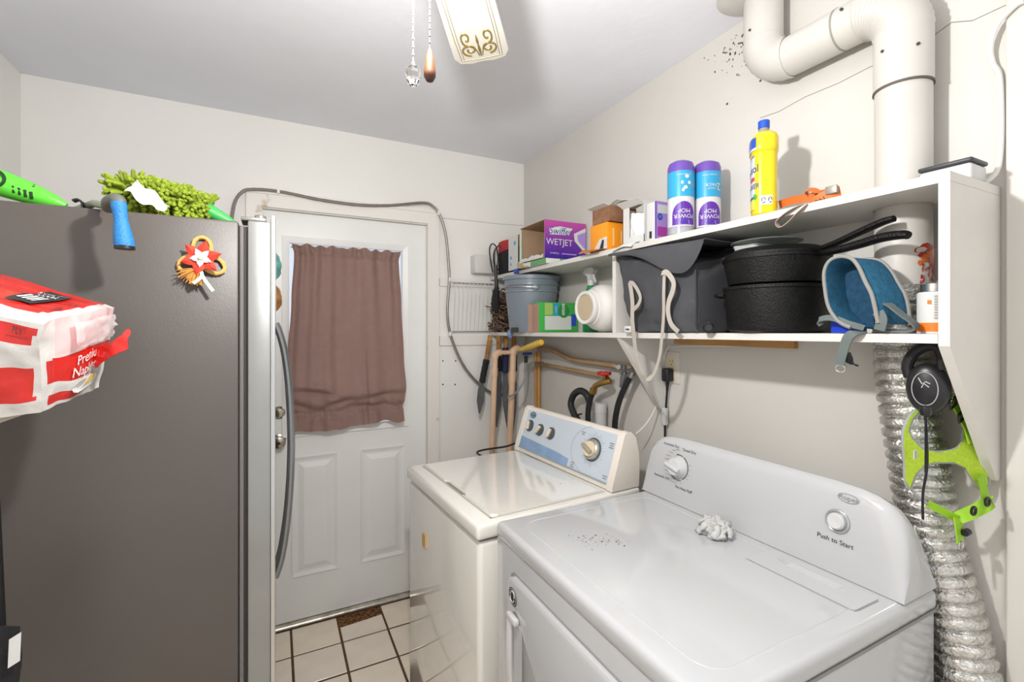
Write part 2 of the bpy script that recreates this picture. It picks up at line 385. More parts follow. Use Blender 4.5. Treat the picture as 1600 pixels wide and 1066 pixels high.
# magnets on the refrigerator
def petal(mb, c, ang, L, w, lift, mi, y, n=6):
    ux, uz = math.cos(ang), math.sin(ang)
    def fn(u, v):
        ww = w * math.sin(math.pi * (.08 + .92 * u) ** .8) * (v - .5) if u < 1 else 0
        return (c[0] + ux * L * u - uz * ww, y - lift * math.sin(u * 2.2) - .004 * (1 - abs(2 * v - 1)) , c[1] + uz * L * u + ux * ww)
    mb.grid(n, 4, fn, mi, thick=.0012)
mg = thing('flower_magnet', 'red and white flower magnet with straw tassel on the refrigerator side', 'magnet', (-.154, 1.298, 1.573), group='magnets on the refrigerator')
rope = MB(); mc = (-.152, 1.648)
for an in (math.pi / 2, math.pi * 1.17, -math.pi * .17):
    pts = []
    for q in range(15):
        t = q / 14 * 2 * math.pi; a = .047 * (1 - math.cos(t)) / 2 + .003; b_ = .018 * math.sin(t)
        pts.append((mc[0] + math.cos(an) * a - math.sin(an) * b_, 1.293 + .001 * math.sin(q * 2.2), mc[1] + math.sin(an) * a + math.cos(an) * b_))
    rope.tube(pts, [.0042 + .0008 * (i % 2) for i in range(15)], 6)
rope.build('rope_loops', mat('straw_rope', 'd9a860', .8, var=.15, vscale=60), mg)
for q in range(6): p_ = MB(); petal(p_, mc, .3 + q * math.pi / 3, .042, .026, .010, 0, 1.287); p_.build('red_petal', mat('felt_red', 'd63a26', .7, var=.12, vscale=50), mg)
for q in range(5): p_ = MB(); petal(p_, mc, math.pi / 2 + .5 + q * 2 * math.pi / 5, .023, .014, .007, 0, 1.279); p_.build('white_petal', mat('felt_white', 'efe4e4', .7), mg)
p_ = MB(); p_.lathe([(0, -.005), (.006, 0), (.005, .004), (0, .006)], alongaxis((mc[0], 1.271, mc[1]), (0, -1, 0)), 10); p_.build('flower_centre', mat('bead_cream', 'cfc8a6', .4), mg)
random.seed(5); p_ = MB()
for q in range(90):
    a = random.uniform(-1.25, .35) - math.pi / 2 - .15; L = random.uniform(.03, .044)
    b0 = Vector((-.158 + random.uniform(-.006, .006), 1.29 - random.uniform(0, .008), 1.625)); e = b0 + Vector((math.cos(a) * L, -random.uniform(0, .010), math.sin(a) * L * .95))
    p_.tube([b0, b0.lerp(e, .5) + Vector((0, -.003, 0)), e], .0009, 4)
p_.build('straw_tassel', mat('straw', 'c98f45', .8, var=.25, vscale=80), mg)['kind'] = 'stuff'
p_ = MB(); rb = lambda pts: p_.ribbon(spline(pts, 4), (1, .2, .3), .007, .0008)
rb([(-.158, 1.283, 1.627), (-.146, 1.276, 1.60), (-.128, 1.272, 1.572)]); rb([(-.158, 1.283, 1.627), (-.150, 1.274, 1.607), (-.166, 1.270, 1.588)])
p_.build('ribbon', mat('mint_ribbon', 'cfe6c4', .6), mg)
def leaf_magnet(name, lab, pts, m_):
    b = MB(); random.seed(len(lab)); cy, cz = pts
    b.grid(8, 12, lambda u, v: (.004 + .017 * math.sin(math.pi * u) * math.sin(math.pi * v) ** .6 * (1 + .35 * noise.noise(Vector((u * 4, v * 7, cz * 9)))) , cy - .022 + .044 * u + .008 * math.sin(v * 9), cz - .045 + .09 * v), thick=.002)
    tag(b.build(name, m_), lab, 'magnet', 'magnets on the refrigerator')
leaf_magnet('lizard_magnet', 'teal green ornament magnet on the refrigerator door', (1.86, 1.705), mat('teal_resin', '5f9a94', .5, var=.3, vscale=40))
leaf_magnet('leaf_magnet', 'brown rough oval magnet below the teal one', (1.86, 1.590), mat('brown_resin', '9a6a35', .6, var=.3, vscale=40))

# ------------------------------------------------------------------ washing machine (turned slightly)
RZ = R(3.2)
wa = thing('washing_machine', 'cream top-loading washing machine with a pale blue control panel', 'washing machine', (.527, 1.258, 0), RZ)
WL = WM[wa]
def L(x, y, z): return WL @ Vector((x, y, z))
def lb(mb): mb.v = [WL @ v for v in mb.v]; return mb
b = MB(); b.rbox(.008, .655, .008, .672, .0, .852, b=.018, seg=3); lb(b).build('cabinet', CREAM, wa)
b = MB(); b.box(.014, .65, .014, .666, .852, .857); lb(b).build('cabinet_gap', FRDK, wa, flat=True)
b = MB(); b.rbox(0, .66, 0, .68, .857, .905, b=.012, seg=3); deck = lb(b).build('top_deck', CREAM, wa)
b = MB(); lp = [(.062, .012), (.075, .03), (.07, .22)]
# lid with a finger notch on its front edge
poly = [(.068, .055), (.068, .62), (.085, .635), (.50, .635), (.505, .05), (.085, .04)]
poly = [(.085, .035), (.068, .05), (.066, .235), (.078, .262), (.078, .398), (.066, .425), (.066, .628), (.08, .642), (.512, .642), (.516, .036)]
b.prism(poly, lambda x, y: (x, y, .9052), lambda x, y: (x + (.003 if x < .2 else -.003), y, .9115)); lb(b).build('lid', CREAM, wa, ang=20)
b = MB(); b.prism([(.060, .262), (.0775, .248), (.0775, .412), (.060, .398)], lambda x, y: (x, y, .9050), lambda x, y: (x, y, .9056)); tag(lb(b).build('finger_notch', mat('notch_painted_shade', '8a8378', .6), wa, flat=True), 'finger notch at the lid edge with its shade painted dark')  # flat patch, the shade inside the notch is put into its colour
b = MB()
for (x0, x1, y0, y1) in ((.058, .0655, .03, .645), (.058, .517, .6435, .648), (.058, .517, .028, .0335)): b.box(x0, x1, y0, y1, .905, .9058)
lb(b).build('lid_gap', mat('gap_grey', 'b7b1a6', .6), wa, flat=True)
# console: profile swept along the width
cf0, cf1 = Vector((.535, 0, .908)), Vector((.592, 0, 1.105))
prof = [(.530, .908), (.531, .925), (.590, 1.098), (.600, 1.108), (.617, 1.107), (.640, 1.085), (.655, 1.03), (.658, .96), (.655, .908)]
b = MB(); b.prism(prof, lambda x, z: (x, .036, z), lambda x, z: (x, .648, z)); lb(b).build('console', CREAMP, wa, ang=50)
for y0, y1 in ((.004, .036), (.648, .678)):
    b = MB(); s = 1 if y0 < .1 else -1
    e0 = [(x - .004 if i < 3 else x, z + (.003 if z > 1.0 else 0)) for i, (x, z) in enumerate(prof)]
    cx_, cz_ = .6, 1.0
    b.prism(e0, lambda x, z: (x, y0 if s > 0 else y0, z), lambda x, z: (x, y1, z)); lb(b).build('console_end_cap', CREAMP, wa, ang=50)
up_ = Vector((.059, 0, .173)).normalized(); nrm_ = Vector((-up_.z, 0, up_.x))
def WF(y, t, o=0.):            # point on the console face: y along width, t up the slope (0..1), o offset
    p = Vector((.531 + .059 * t, y, .925 + .173 * t)) + nrm_ * o; return WL @ p
def wface(mb, poly, o, mi=0): mb.add([WF(y, t, o) for y, t in poly], [tuple(range(len(poly)))], mi)
BLUEP = mat('pale_blue_panel', 'd3dee8', .3, .15, var=.03, vscale=4); BLUED = mat('blue_stripe', '89a5c6', .35, var=.15, vscale=14)
b = MB(); wface(b, [(.036, .02), (.036, .985), (.648, .985), (.648, .02)], .0015); face = b.build('control_panel', BLUEP, wa, flat=True)
b = MB(); wface(b, [(.275, .03), (.275, .19), (.36, .235), (.50, .265), (.645, .30), (.645, .03)], .002); b.build('blue_stripe', BLUED, face, flat=True)
b = MB(); wface(b, [(.655, .0), (.03, .0), (.03, .03), (.655, .03)], .0035); b.build('panel_lower_trim', mat('grey_strip', '9aa7b0', .4), face, flat=True)
ringM = mat('knob_ring_grey', '4d5256', .35); ivory = mat('ivory_knob', 'e3d3b6', .3)
wn = (WL.to_3x3() @ nrm_)
for yk, tk in ((.60, .60), (.515, .58), (.43, .585)):
    b = MB(); b.lathe([(.027, 0), (.026, .006), (.018, .009), (0, .009)], alongaxis(WF(yk, tk, .001), wn), 20); kn = b.build('cycle_knob', ringM, wa)
    Mx = frame(WF(yk, tk, .009), WL.to_3x3() @ Vector((0, -1, 0)), WL.to_3x3() @ up_) @ Matrix.Rotation(random.uniform(-.6, .6), 4, 'Z')
    b = MB(); b.rbox(-.006, .006, -.019, .019, 0, .016, b=.004, M=Mx); b.build('knob_grip', ivory, kn)
yd, td = .150, .55
ax = alongaxis(WF(yd, td, .001), wn)
b = MB(); b.lathe([(.045, 0), (.045, .004), (.043, .005), (0, .005)], ax, 32); dial = b.build('timer_dial', ringM, wa)
b = MB(); b.lathe([(.040, .005), (.038, .016), (.033, .020), (0, .021)], ax, 28); b.build('dial_skirt', mat('dial_silver', 'b9b4aa', .25, .7), dial)
b = MB(); b.lathe([(.030, .020), (.028, .028), (0, .030)], ax, 24); b.build('dial_cap', ivory, dial)
Mx = frame(WF(yd, td, .030), WL.to_3x3() @ Vector((0, -1, 0)), WL.to_3x3() @ up_) @ Matrix.Rotation(R(70), 4, 'Z')
b = MB(); b.rbox(-.007, .007, -.030, .030, -.004, .014, b=.005, M=Mx); b.build('dial_grip', mat('grip_taupe', 'a59c8c', .35), dial)
FM = frame(WF(yd, td, .0022), WL.to_3x3() @ Vector((0, -1, 0)), WL.to_3x3() @ up_)
b = MB()
for q in range(36):
    a = q * math.pi / 18 + .1; r0 = .050; r1 = r0 + (.018 if q % 3 == 0 else .008)
    c, s = math.cos(a), math.sin(a); w_ = .0006
    b.add([FM @ Vector((c * r0 - s * w_, s * r0 + c * w_, 0)), FM @ Vector((c * r1 - s * w_, s * r1 + c * w_, 0)), FM @ Vector((c * r1 + s * w_, s * r1 - c * w_, 0)), FM @ Vector((c * r0 + s * w_, s * r0 - c * w_, 0))], [(0, 1, 2, 3)])
b.build('dial_ticks', GREYP, face, flat=True)
for (yy, tt, n_) in ((.225, .85, 2), (.058, .80, 3), (.245, .16, 4), (.055, .15, 2)):
    b = MB()
    for q in range(n_):
        w0 = .012 - .003 * (q % 2); wface(b, [(yy + w0, tt - q * .045), (yy - w0, tt - q * .045), (yy - w0, tt - q * .045 - .022), (yy + w0, tt - q * .045 - .022)], .0022)
    b.build('printed_lines', GREYP, face, flat=True)
b = MB(); b.tube([WF(yd + .128 * math.cos(a), .52 + .50 * math.sin(a), .0018) for a in [R(x) for x in range(-70, 78, 8)]], .0007, 4); b.build('dial_border', GREYP, face)
b = MB(); EM = frame(WF(.598, .88, .0025), WL.to_3x3() @ Vector((0, -1, 0)), WL.to_3x3() @ up_)
disc(b, EM @ Matrix.Diagonal((1, .62, 1, 1)), .025, 24); em = b.build('maker_badge', mat('badge_grey', '8da3ad', .35, .4), face, flat=True)
b = MB(); b.tube([EM @ Vector((.0235 * math.cos(a), .014 * math.sin(a), .0006)) for a in [q * math.pi / 12 for q in range(24)]], .0008, 4, closed=True); b.build('badge_ring', mat('badge_dark', '4f6570', .4), face)
text('Roper', .017, EM @ Matrix.Translation((0, 0, .0008)), mat('badge_dark', '4f6570', .4), face)
b = MB(); b.box(-.0005, .0085, .448, .480, .655, .703); tag(lb(b).build('tape_patch', mat('old_tape', 'c9a877', .6), wa, flat=True), 'small yellowed tape patch')
random.seed(12); b = MB()
for q in range(40):
    p0 = L(random.uniform(.22, .42), random.gauss(.30, .11), .9119)
    disc(b, Matrix.Translation(p0) @ Matrix.Rotation(random.random() * 6, 4, 'Z'), random.choice((.0008, .001, .0015, .0035 if q < 3 else .001)), 7, sx=.6)
b.build('dirt_specks', SPECK, wa, flat=True)['kind'] = 'stuff'
b = MB()
for x, y in ((.06, .06), (.6, .06), (.06, .62), (.6, .62)): pass

# ------------------------------------------------------------------ clothes dryer
DY0, DY1, DXF, DXB, DZ = .466, 1.206, .566, 1.252, .935
dr = thing('clothes_dryer', 'white clothes dryer in front of the washing machine', 'dryer', (.92, .836, 0))
b = MB(); b.rbox(DXF + .006, DXB, DY0 + .006, DY1 - .004, 0, .893, b=.008); b.build('cabinet', WHITE, dr)
# raised front frame + door
b = MB(); b.rbox(DXF - .002, DXF + .012, DY0 + .008, DY1 - .006, .03, .900, b=.004); b.build('front_panel', WHITE, dr)
def rrect(x0, x1, y0, y1, r, n=6):
    out = []
    for cx_, cy_, a0 in ((x1 - r, y1 - r, 0), (x0 + r, y1 - r, 90), (x0 + r, y0 + r, 180), (x1 - r, y0 + r, 270)):
        for q in range(n + 1): a = R(a0 + 90 * q / n); out.append((cx_ + r * math.cos(a), cy_ + r * math.sin(a)))
    return out
b = MB(); b.prism(rrect(.52, 1.115, .22, .842, .035), lambda y, z: (DXF - .0035, y, z), lambda y, z: (DXF - .001, y, z)); b.build('door_gap', mat('door_gap_painted_shade', '9b9b9b', .5), dr, flat=True)  # grey plate behind the door, shade of the gap painted as its colour
b = MB(); pl = rrect(.525, 1.108, .225, .835, .032); n_ = len(pl)
pl2 = rrect(.532, 1.101, .232, .828, .028)
b.add([(DXF - .003, y, z) for y, z in pl] + [(DXF - .013, y, z) for y, z in pl] + [(DXF - .018, y, z) for y, z in pl2],
      [tuple(range(2 * n_, 3 * n_))[::-1]] + [(i, (i + 1) % n_, n_ + (i + 1) % n_, n_ + i) for i in range(n_)] + [(n_ + i, n_ + (i + 1) % n_, 2 * n_ + (i + 1) % n_, 2 * n_ + i) for i in range(n_)])
ddoor = b.build('front_door', WHITE, dr, weld=True)
b = MB(); b.prism(rrect(1.02, 1.078, .55, .738, .026), lambda y, z: (DXF - .0182, y, z), lambda y, z: (DXF - .0195, y, z)); b.build('handle_recess', mat('recess_grey', 'bdbdbd', .3), ddoor, flat=True)
b = MB(); b.rbox(DXF - .034, DXF - .018, 1.032, 1.082, .735, .752, b=.005); b.tube(spline([(DXF - .024, 1.074, .745), (DXF - .028, 1.07, .68), (DXF - .026, 1.072, .60), (DXF - .02, 1.075, .55)], 5), .009, 8); b.build('door_handle', WPLAS, ddoor)
bM = frame((DXF - .0186, 1.071, .790), (0, -1, 0), (0, 0, 1))
b = MB(); disc(b, bM, .023, 28); bd = b.build('round_sticker', mat('sticker_black', '17171a', .4), ddoor, flat=True)
b = MB()
b.tube([bM @ Vector((.010 * math.cos(a), .005 + .010 * math.sin(a), .0006)) for a in [R(x) for x in range(-30, 200, 20)]], .0014, 5)
b.tube([bM @ Vector((.010 * math.cos(a) - .002, -.006 + .008 * math.sin(a), .0006)) for a in [R(x) for x in range(150, 380, 20)]], .0014, 5)
b.tube([bM @ Vector((.0195 * math.cos(a), .0195 * math.sin(a), .0005)) for a in [q * math.pi / 15 for q in range(30)]], .0006, 4, closed=True)
b.build('sticker_mark', mat('sticker_silver', 'c9c9c9', .35), ddoor)
# top with rolled edges
b = MB(); b.rbox(DXF - .006, DXB, DY0, DY1, .889, DZ, b=.016, seg=4); top = b.build('top', WHITE, dr)
b = MB(); b.box(DXF + .004, DXB - .002, DY0 + .004, DY0 + .008, .884, .891); b.box(DXF - .0035, DXF + .002, DY0 + .01, DY1 - .008, .900, .9035); b.build('seam', mat('seam_grey', '8a8a8a', .5), dr, flat=True)
b = MB()      # raised bead around the work surface
b.tube([(x, y, DZ - .0012) for x, y in rrect(DXF + .05, 1.085, DY0 + .045, DY1 - .05, .05)], .0022, 6, closed=True); b.build('top_bead', WHITE, dr)
# lint screen door
b = MB(); b.prism(rrect(1.004, 1.098, .503, .735, .008, 3), lambda x, y: (x, y, DZ - .001), lambda x, y: (x, y, DZ + .0016)); lint = b.build('lint_door', WHITE, dr, ang=20)
b = MB(); b.tube([(1.002, .737, DZ), (1.002, .512, DZ + .0002), (1.006, .503, DZ + .0002), (1.014, .501, DZ + .0002), (1.085, .5005, DZ)], .0013, 5); b.build('lint_slot', mat('slot_grey', '8f8f8f', .5), dr)
b = MB(); b.add([(1.062, .700, DZ + .0019), (1.062, .680, DZ + .0019), (1.082, .694, DZ + .0019)], [(0, 1, 2)]); b.build('arrow_mark', mat('mark_grey', 'b5b5b5', .5), lint, flat=True)
b = MB(); b.prism(rrect(1.052, 1.078, .56, .672, .003, 2), lambda x, y: (x, y, DZ + .0010), lambda x, y: (x, y, DZ + .0021)); b.build('instruction_label', mat('label_off_white', 'c2c3c4', .35), lint, flat=True)
random.seed(21); b = MB()
for q in range(95):
    t_ = random.random(); x = .70 + .10 * t_ + random.gauss(0, .012); y = 1.00 - .06 * t_ * 1.0 + random.gauss(0, .018)
    if q > 70: x = random.uniform(.65, 1.0); y = random.uniform(.6, 1.1)
    disc(b, Matrix.Translation((x, y, DZ + .0004)) @ Matrix.Rotation(random.random() * 6, 4, 'Z'), random.choice((.001, .0013, .0018, .003)) if q <= 70 else .0007, 7, sx=random.uniform(.4, 1))
tag(b.build('dirt_specks', SPECK, dr, flat=True), 'dark dirt specks on the dryer top', kind='stuff')
# console
cy_, hw = (DY0 + DY1) / 2 + .004, .371
dp = [(1.114, 0), (1.1155, .04), (1.128, .50), (1.140, .86), (1.148, .96), (1.160, 1.0), (1.178, .97), (1.198, .86), (1.225, .55), (1.244, .2), (1.248, 0)]
us = [-1, -.997, -.985, -.965, -.94, -.91, -.87, -.82, -.75, -.6, -.3, 0, .3, .6, .75, .82, .87, .91, .94, .965, .985, .997, 1]
HC = .197
b = MB(); vs = []
for u in us:
    hh = HC * max(0, (1 - abs(u) ** 7)) ** (1 / 5.5)
    hh = max(hh, .08 * HC)
    for x, t in dp: vs.append((x, cy_ + u * hw, DZ + .001 + min(t * HC, hh * (t * .25 + .75) if t * HC > hh else t * HC)))
w = len(dp); fs = [(i * w + j, i * w + j + 1, (i + 1) * w + j + 1, (i + 1) * w + j) for i in range(len(us) - 1) for j in range(w - 1)]
fs += [tuple(range(w)), tuple(range((len(us) - 1) * w, len(us) * w))[::-1]]
vs2 = []
for i, u in enumerate(us):          # scale each section so the outline rounds over at both ends
    hh = max(HC * max(0, (1 - abs(u) ** 9)) ** (1 / 4.), .30 * HC if abs(u) == 1 else 0)
    k_ = hh / HC
    for x, t in dp:
        xm = 1.19; vs2.append((xm + (x - xm) * (1 if t < .5 else (.8 + .2 * k_)) if False else x, cy_ + u * hw, DZ + .001 + t * hh))
b.add(vs2, fs); b.build('console', WHITE, dr, ang=40)
dup = Vector((.0155, 0, .108)).normalized(); dn = Vector((-dup.z, 0, dup.x))
def DF(y, z, o=.0012):                       # point on the dryer console face at height z above the top
    t = z / HC
    x = 1.1155 + (t - .04) * (.0125 / .46) if t < .5 else 1.128 + (t - .5) * (.012 / .36)
    return Vector((x, y, DZ + .001 + z)) + dn * o
def DM(y, z, o=.0015): return frame(DF(y, z, o), (0, -1, 0), dup)
yd, zd = 1.065, .112
b = MB(); b.lathe([(.034, 0), (.033, .004), (.029, .010), (.027, .020), (.024, .024), (0, .025)], alongaxis(DF(yd, zd, .0005), dn), 32); dk = b.build('timer_dial', WPLAS, dr)
b = MB(); b.rbox(-.029, .029, -.0065, .0065, 0, .013, b=.005, M=DM(yd, zd, .023) @ Matrix.Rotation(R(-12), 4, 'Z')); b.build('dial_grip', WPLAS, dk)
b = MB()
for a0, a1, rr, ww in ((-60, 62, .037, .0028), (70, 108, .037, .0022), (205, 262, .038, .0026), (268, 292, .040, .0018)):
    pts = [R(a0 + (a1 - a0) * q / 14) for q in range(15)]; Mx = DM(yd, zd, .0009)
    vs = [Mx @ Vector((r_ * math.cos(a), r_ * math.sin(a), 0)) for a in pts for r_ in (rr, rr + ww)]
    b.add(vs, [(2 * q, 2 * q + 1, 2 * q + 3, 2 * q + 2) for q in range(14)])
b.build('dial_scale', DARKP, dr, flat=True)
for y, z, tx, sz in ((1.103, .172, 'Automatic Dry', .0095), (1.030, .168, 'Timed Dry', .0105), (1.128, .066, 'Automatic Dry', .0098), (1.036, .052, 'No Heat Fluff', .0105)):
    text(tx, sz * 1.12, DM(y, z, .0014), DARKP, dr)
b = MB(); random.seed(4)
for q, a in enumerate((100, 118, 134, 150, 165, 190, 205, 220, 235, 250, 20, 2, -18, -35, -70, -90)):
    r_ = .052 if q < 10 else .047; yy = yd - r_ * math.cos(R(a)); zz = zd + r_ * math.sin(R(a)); w_ = .009 if q < 10 else .004
    Mx = DM(yy, zz, .0012); b.add([Mx @ Vector(p) for p in ((-w_, -.0008, 0), (w_, -.0008, 0), (w_, .0008, 0), (-w_, .0008, 0))], [(0, 1, 2, 3)])
b.build('printed_lines', GREYP, dr, flat=True)
ys, zs = .600, .115
b = MB(); b.lathe([(.0255, 0), (.0255, .004), (.023, .006), (.020, .004), (.020, .003), (0, .003)], alongaxis(DF(ys, zs, .0003), dn), 30); bz = b.build('start_button_ring', mat('ring_silver', 'b8babb', .25, .6), dr)
b = MB(); b.lathe([(.018, .003), (.018, .010), (.015, .014), (.012, .0135), (0, .013)], alongaxis(DF(ys, zs, .0003), dn), 28); b.build('start_button', WPLAS, bz)
text('Push to Start', .0145, DM(.603, .071, .0014), DARKP, dr)
Mx = DM(.583, .170, .0014)
b = MB(); b.tube([Mx @ Vector((.021 * math.cos(a), .0095 * math.sin(a), 0)) for a in [q * math.pi / 16 for q in range(32)]], .0006, 4, closed=True); b.build('badge_oval', GREYP, dr)
text('Roper', .0165, Mx, GREYP, dr)
# the crumpled cloth
b = MB(); random.seed(2); cc = Vector((1.045, .858, DZ + .002))
def ragfn(u, v):
    a = u * 2 * math.pi; e = v * math.pi * .5
    p = Vector((math.cos(a) * math.cos(e), math.sin(a) * math.cos(e), math.sin(e)))
    n1 = noise.noise(p * 2.3 + Vector((3, 1, 7))); n2 = abs(noise.noise(p * 4.5 + Vector((9, 2, 1)))); r_ = .040 * (1 + .38 * n1 - .40 * n2)
    return cc + Vector((p.x * r_ * 1.0, p.y * r_ * 1.12, max(0, p.z * r_ * 1.15)))
b.grid(56, 24, ragfn)
for q in range(6):
    a = q * 1.05 + .3; p0 = cc + Vector((math.cos(a) * .012, math.sin(a) * .014, .036)); p1 = cc + Vector((math.cos(a + .5) * .034, math.sin(a + .5) * .038, .024)); p2 = cc + Vector((math.cos(a + .2) * .042, math.sin(a + .2) * .046, .006))
    b.tube(spline([p0, p1, p2], 6), [.006 + .004 * abs(math.sin(i * .5 + q)) for i in range(13)], 8, flat=.6)
tag(b.build('washcloth', mat('white_terry', 'c6c6c4', .9, bump=.8, bscale=260), ang=180), 'crumpled white cloth lying on the dryer top', 'cloth')

# ------------------------------------------------------------------ shelf unit
def LZ(y): return 1.4755 - (y - .41) * .0088
UZ = 1.786; SX = 1.14; DCX, DCY, DR = 1.312, .555, .0535
su = thing('wall_shelf', 'white painted two-tier wooden wall shelf above the machines', 'shelf', (1.26, 1.47, 1.165))
def shelf_poly(r):
    h_ = [(XR - .001, DCY - r)] + [(DCX + r * math.cos(R(a)), DCY + r * math.sin(R(a))) for a in range(270, 89, -15)] + [(XR - .001, DCY + r)]
    return [(SX, .408), (XR - .001, .408)] + h_ + [(XR - .001, YB - .014), (SX, YB - .014)]
pl = shelf_poly(DR + .002)
b = MB(); b.prism(pl, lambda x, y: (x, y, UZ - .019), lambda x, y: (x, y, UZ)); b.build('upper_board', SHELFM, su, flat=True)
pl = [(SX, .4262), (XR - .001, .4262)] + shelf_poly(DR + .008)[2:]
b = MB(); b.prism(pl, lambda x, y: (x, y, LZ(y) - .0185), lambda x, y: (x, y, LZ(y))); b.build('lower_board', SHELFM, su, flat=True)
b = MB(); b.prism([(SX, UZ - .0195), (SX, 1.452), (1.352, 1.165), (XR - .001, 1.165), (XR - .001, UZ - .0195)], lambda x, z: (x, .4255, z), lambda x, z: (x, .408, z)); b.build('end_panel', SHELFM, su, flat=True)
b = MB(); b.box(SX, XR - .001, 1.378, 1.398, LZ(1.39) + .0005, UZ - .0195); b.build('divider', SHELFM, su, flat=True)
b = MB(); z_ = LZ(1.37) - .019; b.prism([(SX + .004, z_), (XR - .03, 1.165), (XR - .001, 1.165), (XR - .001, z_)], lambda x, z: (x, 1.380, z), lambda x, z: (x, 1.358, z)); b.build('bracket', SHELFM, su, flat=True)
b = MB(); b.box(XR - .02, XR - .001, .84, 1.30, 1.425, LZ(1.0) - .02); tag(b.build('cleat', mat('bare_wood', 'b98a50', .7, var=.12, vscale=12), su, flat=True), 'bare wood cleat under the lower board')

# ------------------------------------------------------------------ ducts
DUCTM = mat('painted_duct', 'cbc8c2', .4, var=.04, vscale=6, bump=.06, bscale=30)
du = thing('vent_duct', 'white painted metal duct running from the ceiling down behind the shelves', 'duct', (DCX, DCY, 1.55))
zA = 2.262; Y2 = .905; rA = DR
b = MB(); b.tube([(DCX, DCY, 1.555), (DCX, DCY, 2.06)], rA, 32, cap=False); b.build('lower_pipe', DUCTM, du)
b = MB(); b.tube([(DCX, DCY, 2.045), (DCX, DCY, 2.186)], rA + .0025, 32, cap=True); b.build('elbow_collar', DUCTM, du)
b = MB(); b.tube([(DCX, DCY, 2.044), (DCX, DCY, 2.049)], rA + .0035, 32); tag(b.build('joint_line', mat('joint_dark', '5a5650', .7), du), 'dark joint line around the duct')
rb_ = .085
def arc(c, r, a0, a1, n): return [(DCX, c[0] + r * math.cos(R(a0 + (a1 - a0) * i / n)), c[1] + r * math.sin(R(a0 + (a1 - a0) * i / n))) for i in range(n + 1)]
el = arc((DCY + rb_, zA - rb_), rb_, 180, 90, 26)
b = MB(); b.tube(el, [rA + .002 + (.0022 if i % 2 else 0) for i in range(len(el))], 32, cap=False); b.build('elbow', DUCTM, du)
b = MB(); b.tube([(DCX, DCY + rb_ - .004, zA), (DCX, Y2 - rb_ + .004, zA)], rA, 32, cap=False); b.build('cross_pipe', DUCTM, du)
b = MB(); b.tube([(DCX, DCY + rb_ + .045, zA), (DCX, DCY + rb_ + .0495, zA)], rA + .0012, 32, cap=False); b.build('joint_line', mat('joint_grey', '9a968e', .7), du)
el = arc((Y2 - rb_, zA + rb_), rb_, 270, 360, 18)
b = MB(); b.tube(el, [rA + .002 + (.0015 if i % 2 else 0) for i in range(len(el))], 32, cap=False); b.build('elbow', DUCTM, du)
b = MB(); b.tube([(DCX, Y2, zA + rb_ - .004), (DCX, Y2, ZC)], rA, 32, cap=False); b.build('upper_pipe', DUCTM, du)
b = MB(); b.lathe([(.095, 0), (.095, -.008), (.07, -.022), (.056, -.024)], Matrix.Translation((DCX - .03, Y2 + .02, ZC)), 32); b.build('ceiling_collar', DUCTM, du)
b = MB()
for p in ((DCX - .035, DCY - .042, 2.12), (DCX - .052, DCY + .016, 2.13), (DCX - .052, DCY + .105, zA + .02), (DCX - .053, Y2 + .005, zA + .11)): b.lathe([(.0035, -.003), (.0035, .004), (0, .005)], alongaxis(p, (p[0] - DCX, 0 if p[2] > 2.2 else p[1] - DCY, 0)), 8)
b.build('screws', SPECK, du)
# red sealant stain on the duct
random.seed(31); b = MB()
def dpt(a, z, o=.0012): return (DCX + (rA + o) * math.cos(R(a)), DCY + (rA + o) * math.sin(R(a)), z)
def blob(a0, z0, da, dz, mi, n=14):
    vs = []
    for q in range(n):
        t = 2 * math.pi * q / n; k_ = 1 + .45 * noise.noise(Vector((math.cos(t) * 1.7 + a0, math.sin(t) * 1.7 + z0 * 30, mi)))
        vs.append(dpt(a0 + da * math.cos(t) * k_, z0 + dz * math.sin(t) * k_, .0008 + .0006 * mi))
    c = dpt(a0, z0, .0020 + .0006 * mi); b.add([c] + vs, [(0, 1 + q, 1 + (q + 1) % n) for q in range(n)], mi)
for a, z, da, dz, mi in ((262, 1.664, 34, .014, 0), (272, 1.645, 20, .018, 0), (286, 1.55, 9, .02, 0), (280, 1.640, 14, .022, 0), (284, 1.605, 10, .030, 0), (284, 1.575, 8, .018, 0), (262, 1.652, 14, .009, 1), (246, 1.642, 9, .010, 1), (236, 1.632, 6, .006, 1), (276, 1.655, 10, .014, 1), (240, 1.650, 8, .006, 0)): blob(a, z, da, dz, mi)
for q in range(26): blob(random.uniform(236, 276), random.uniform(1.585, 1.63), random.uniform(1, 2.6), random.uniform(.002, .006), 0, 7)
tag(b.build('red_stain', [mat('red_sealant', 'a92a22', .25), mat('orange_sealant', 'c9662a', .3)], du), 'red and orange sealant smeared on the duct')
# flexible foil duct
FOIL = mat('crumpled_foil', 'cfceca', .11, 1., var=.2, vscale=60, bump=1., bscale=160)
path = spline([(DCX, DCY, 1.585), (DCX, DCY, 1.45), (1.314, .548, 1.33), (1.315, .528, 1.18), (1.316, .505, 1.02), (1.318, .472, .88), (1.318, .445, .74), (1.318, .42, .55), (1.317, .41, .30), (1.317, .40, .05)], 22)
L_ = [0]
for i in range(1, len(path)): L_.append(L_[-1] + (path[i] - path[i - 1]).length)
b = MB(); pp = []; rr = []
NS = 620
for i in range(NS):
    t = L_[-1] * i / (NS - 1); j = max(q for q in range(len(L_)) if L_[q] <= t + 1e-9); j = min(j, len(path) - 2)
    pp.append(path[j].lerp(path[j + 1], (t - L_[j]) / max(1e-6, L_[j + 1] - L_[j])))
    ph = (t / .0262) % 1; rr.append(.0572 - .0085 * math.exp(-((ph - .5) / .16) ** 2) if t > .035 else .0555)
b.tube(pp, rr, 40, cap=False)
random.seed(1)
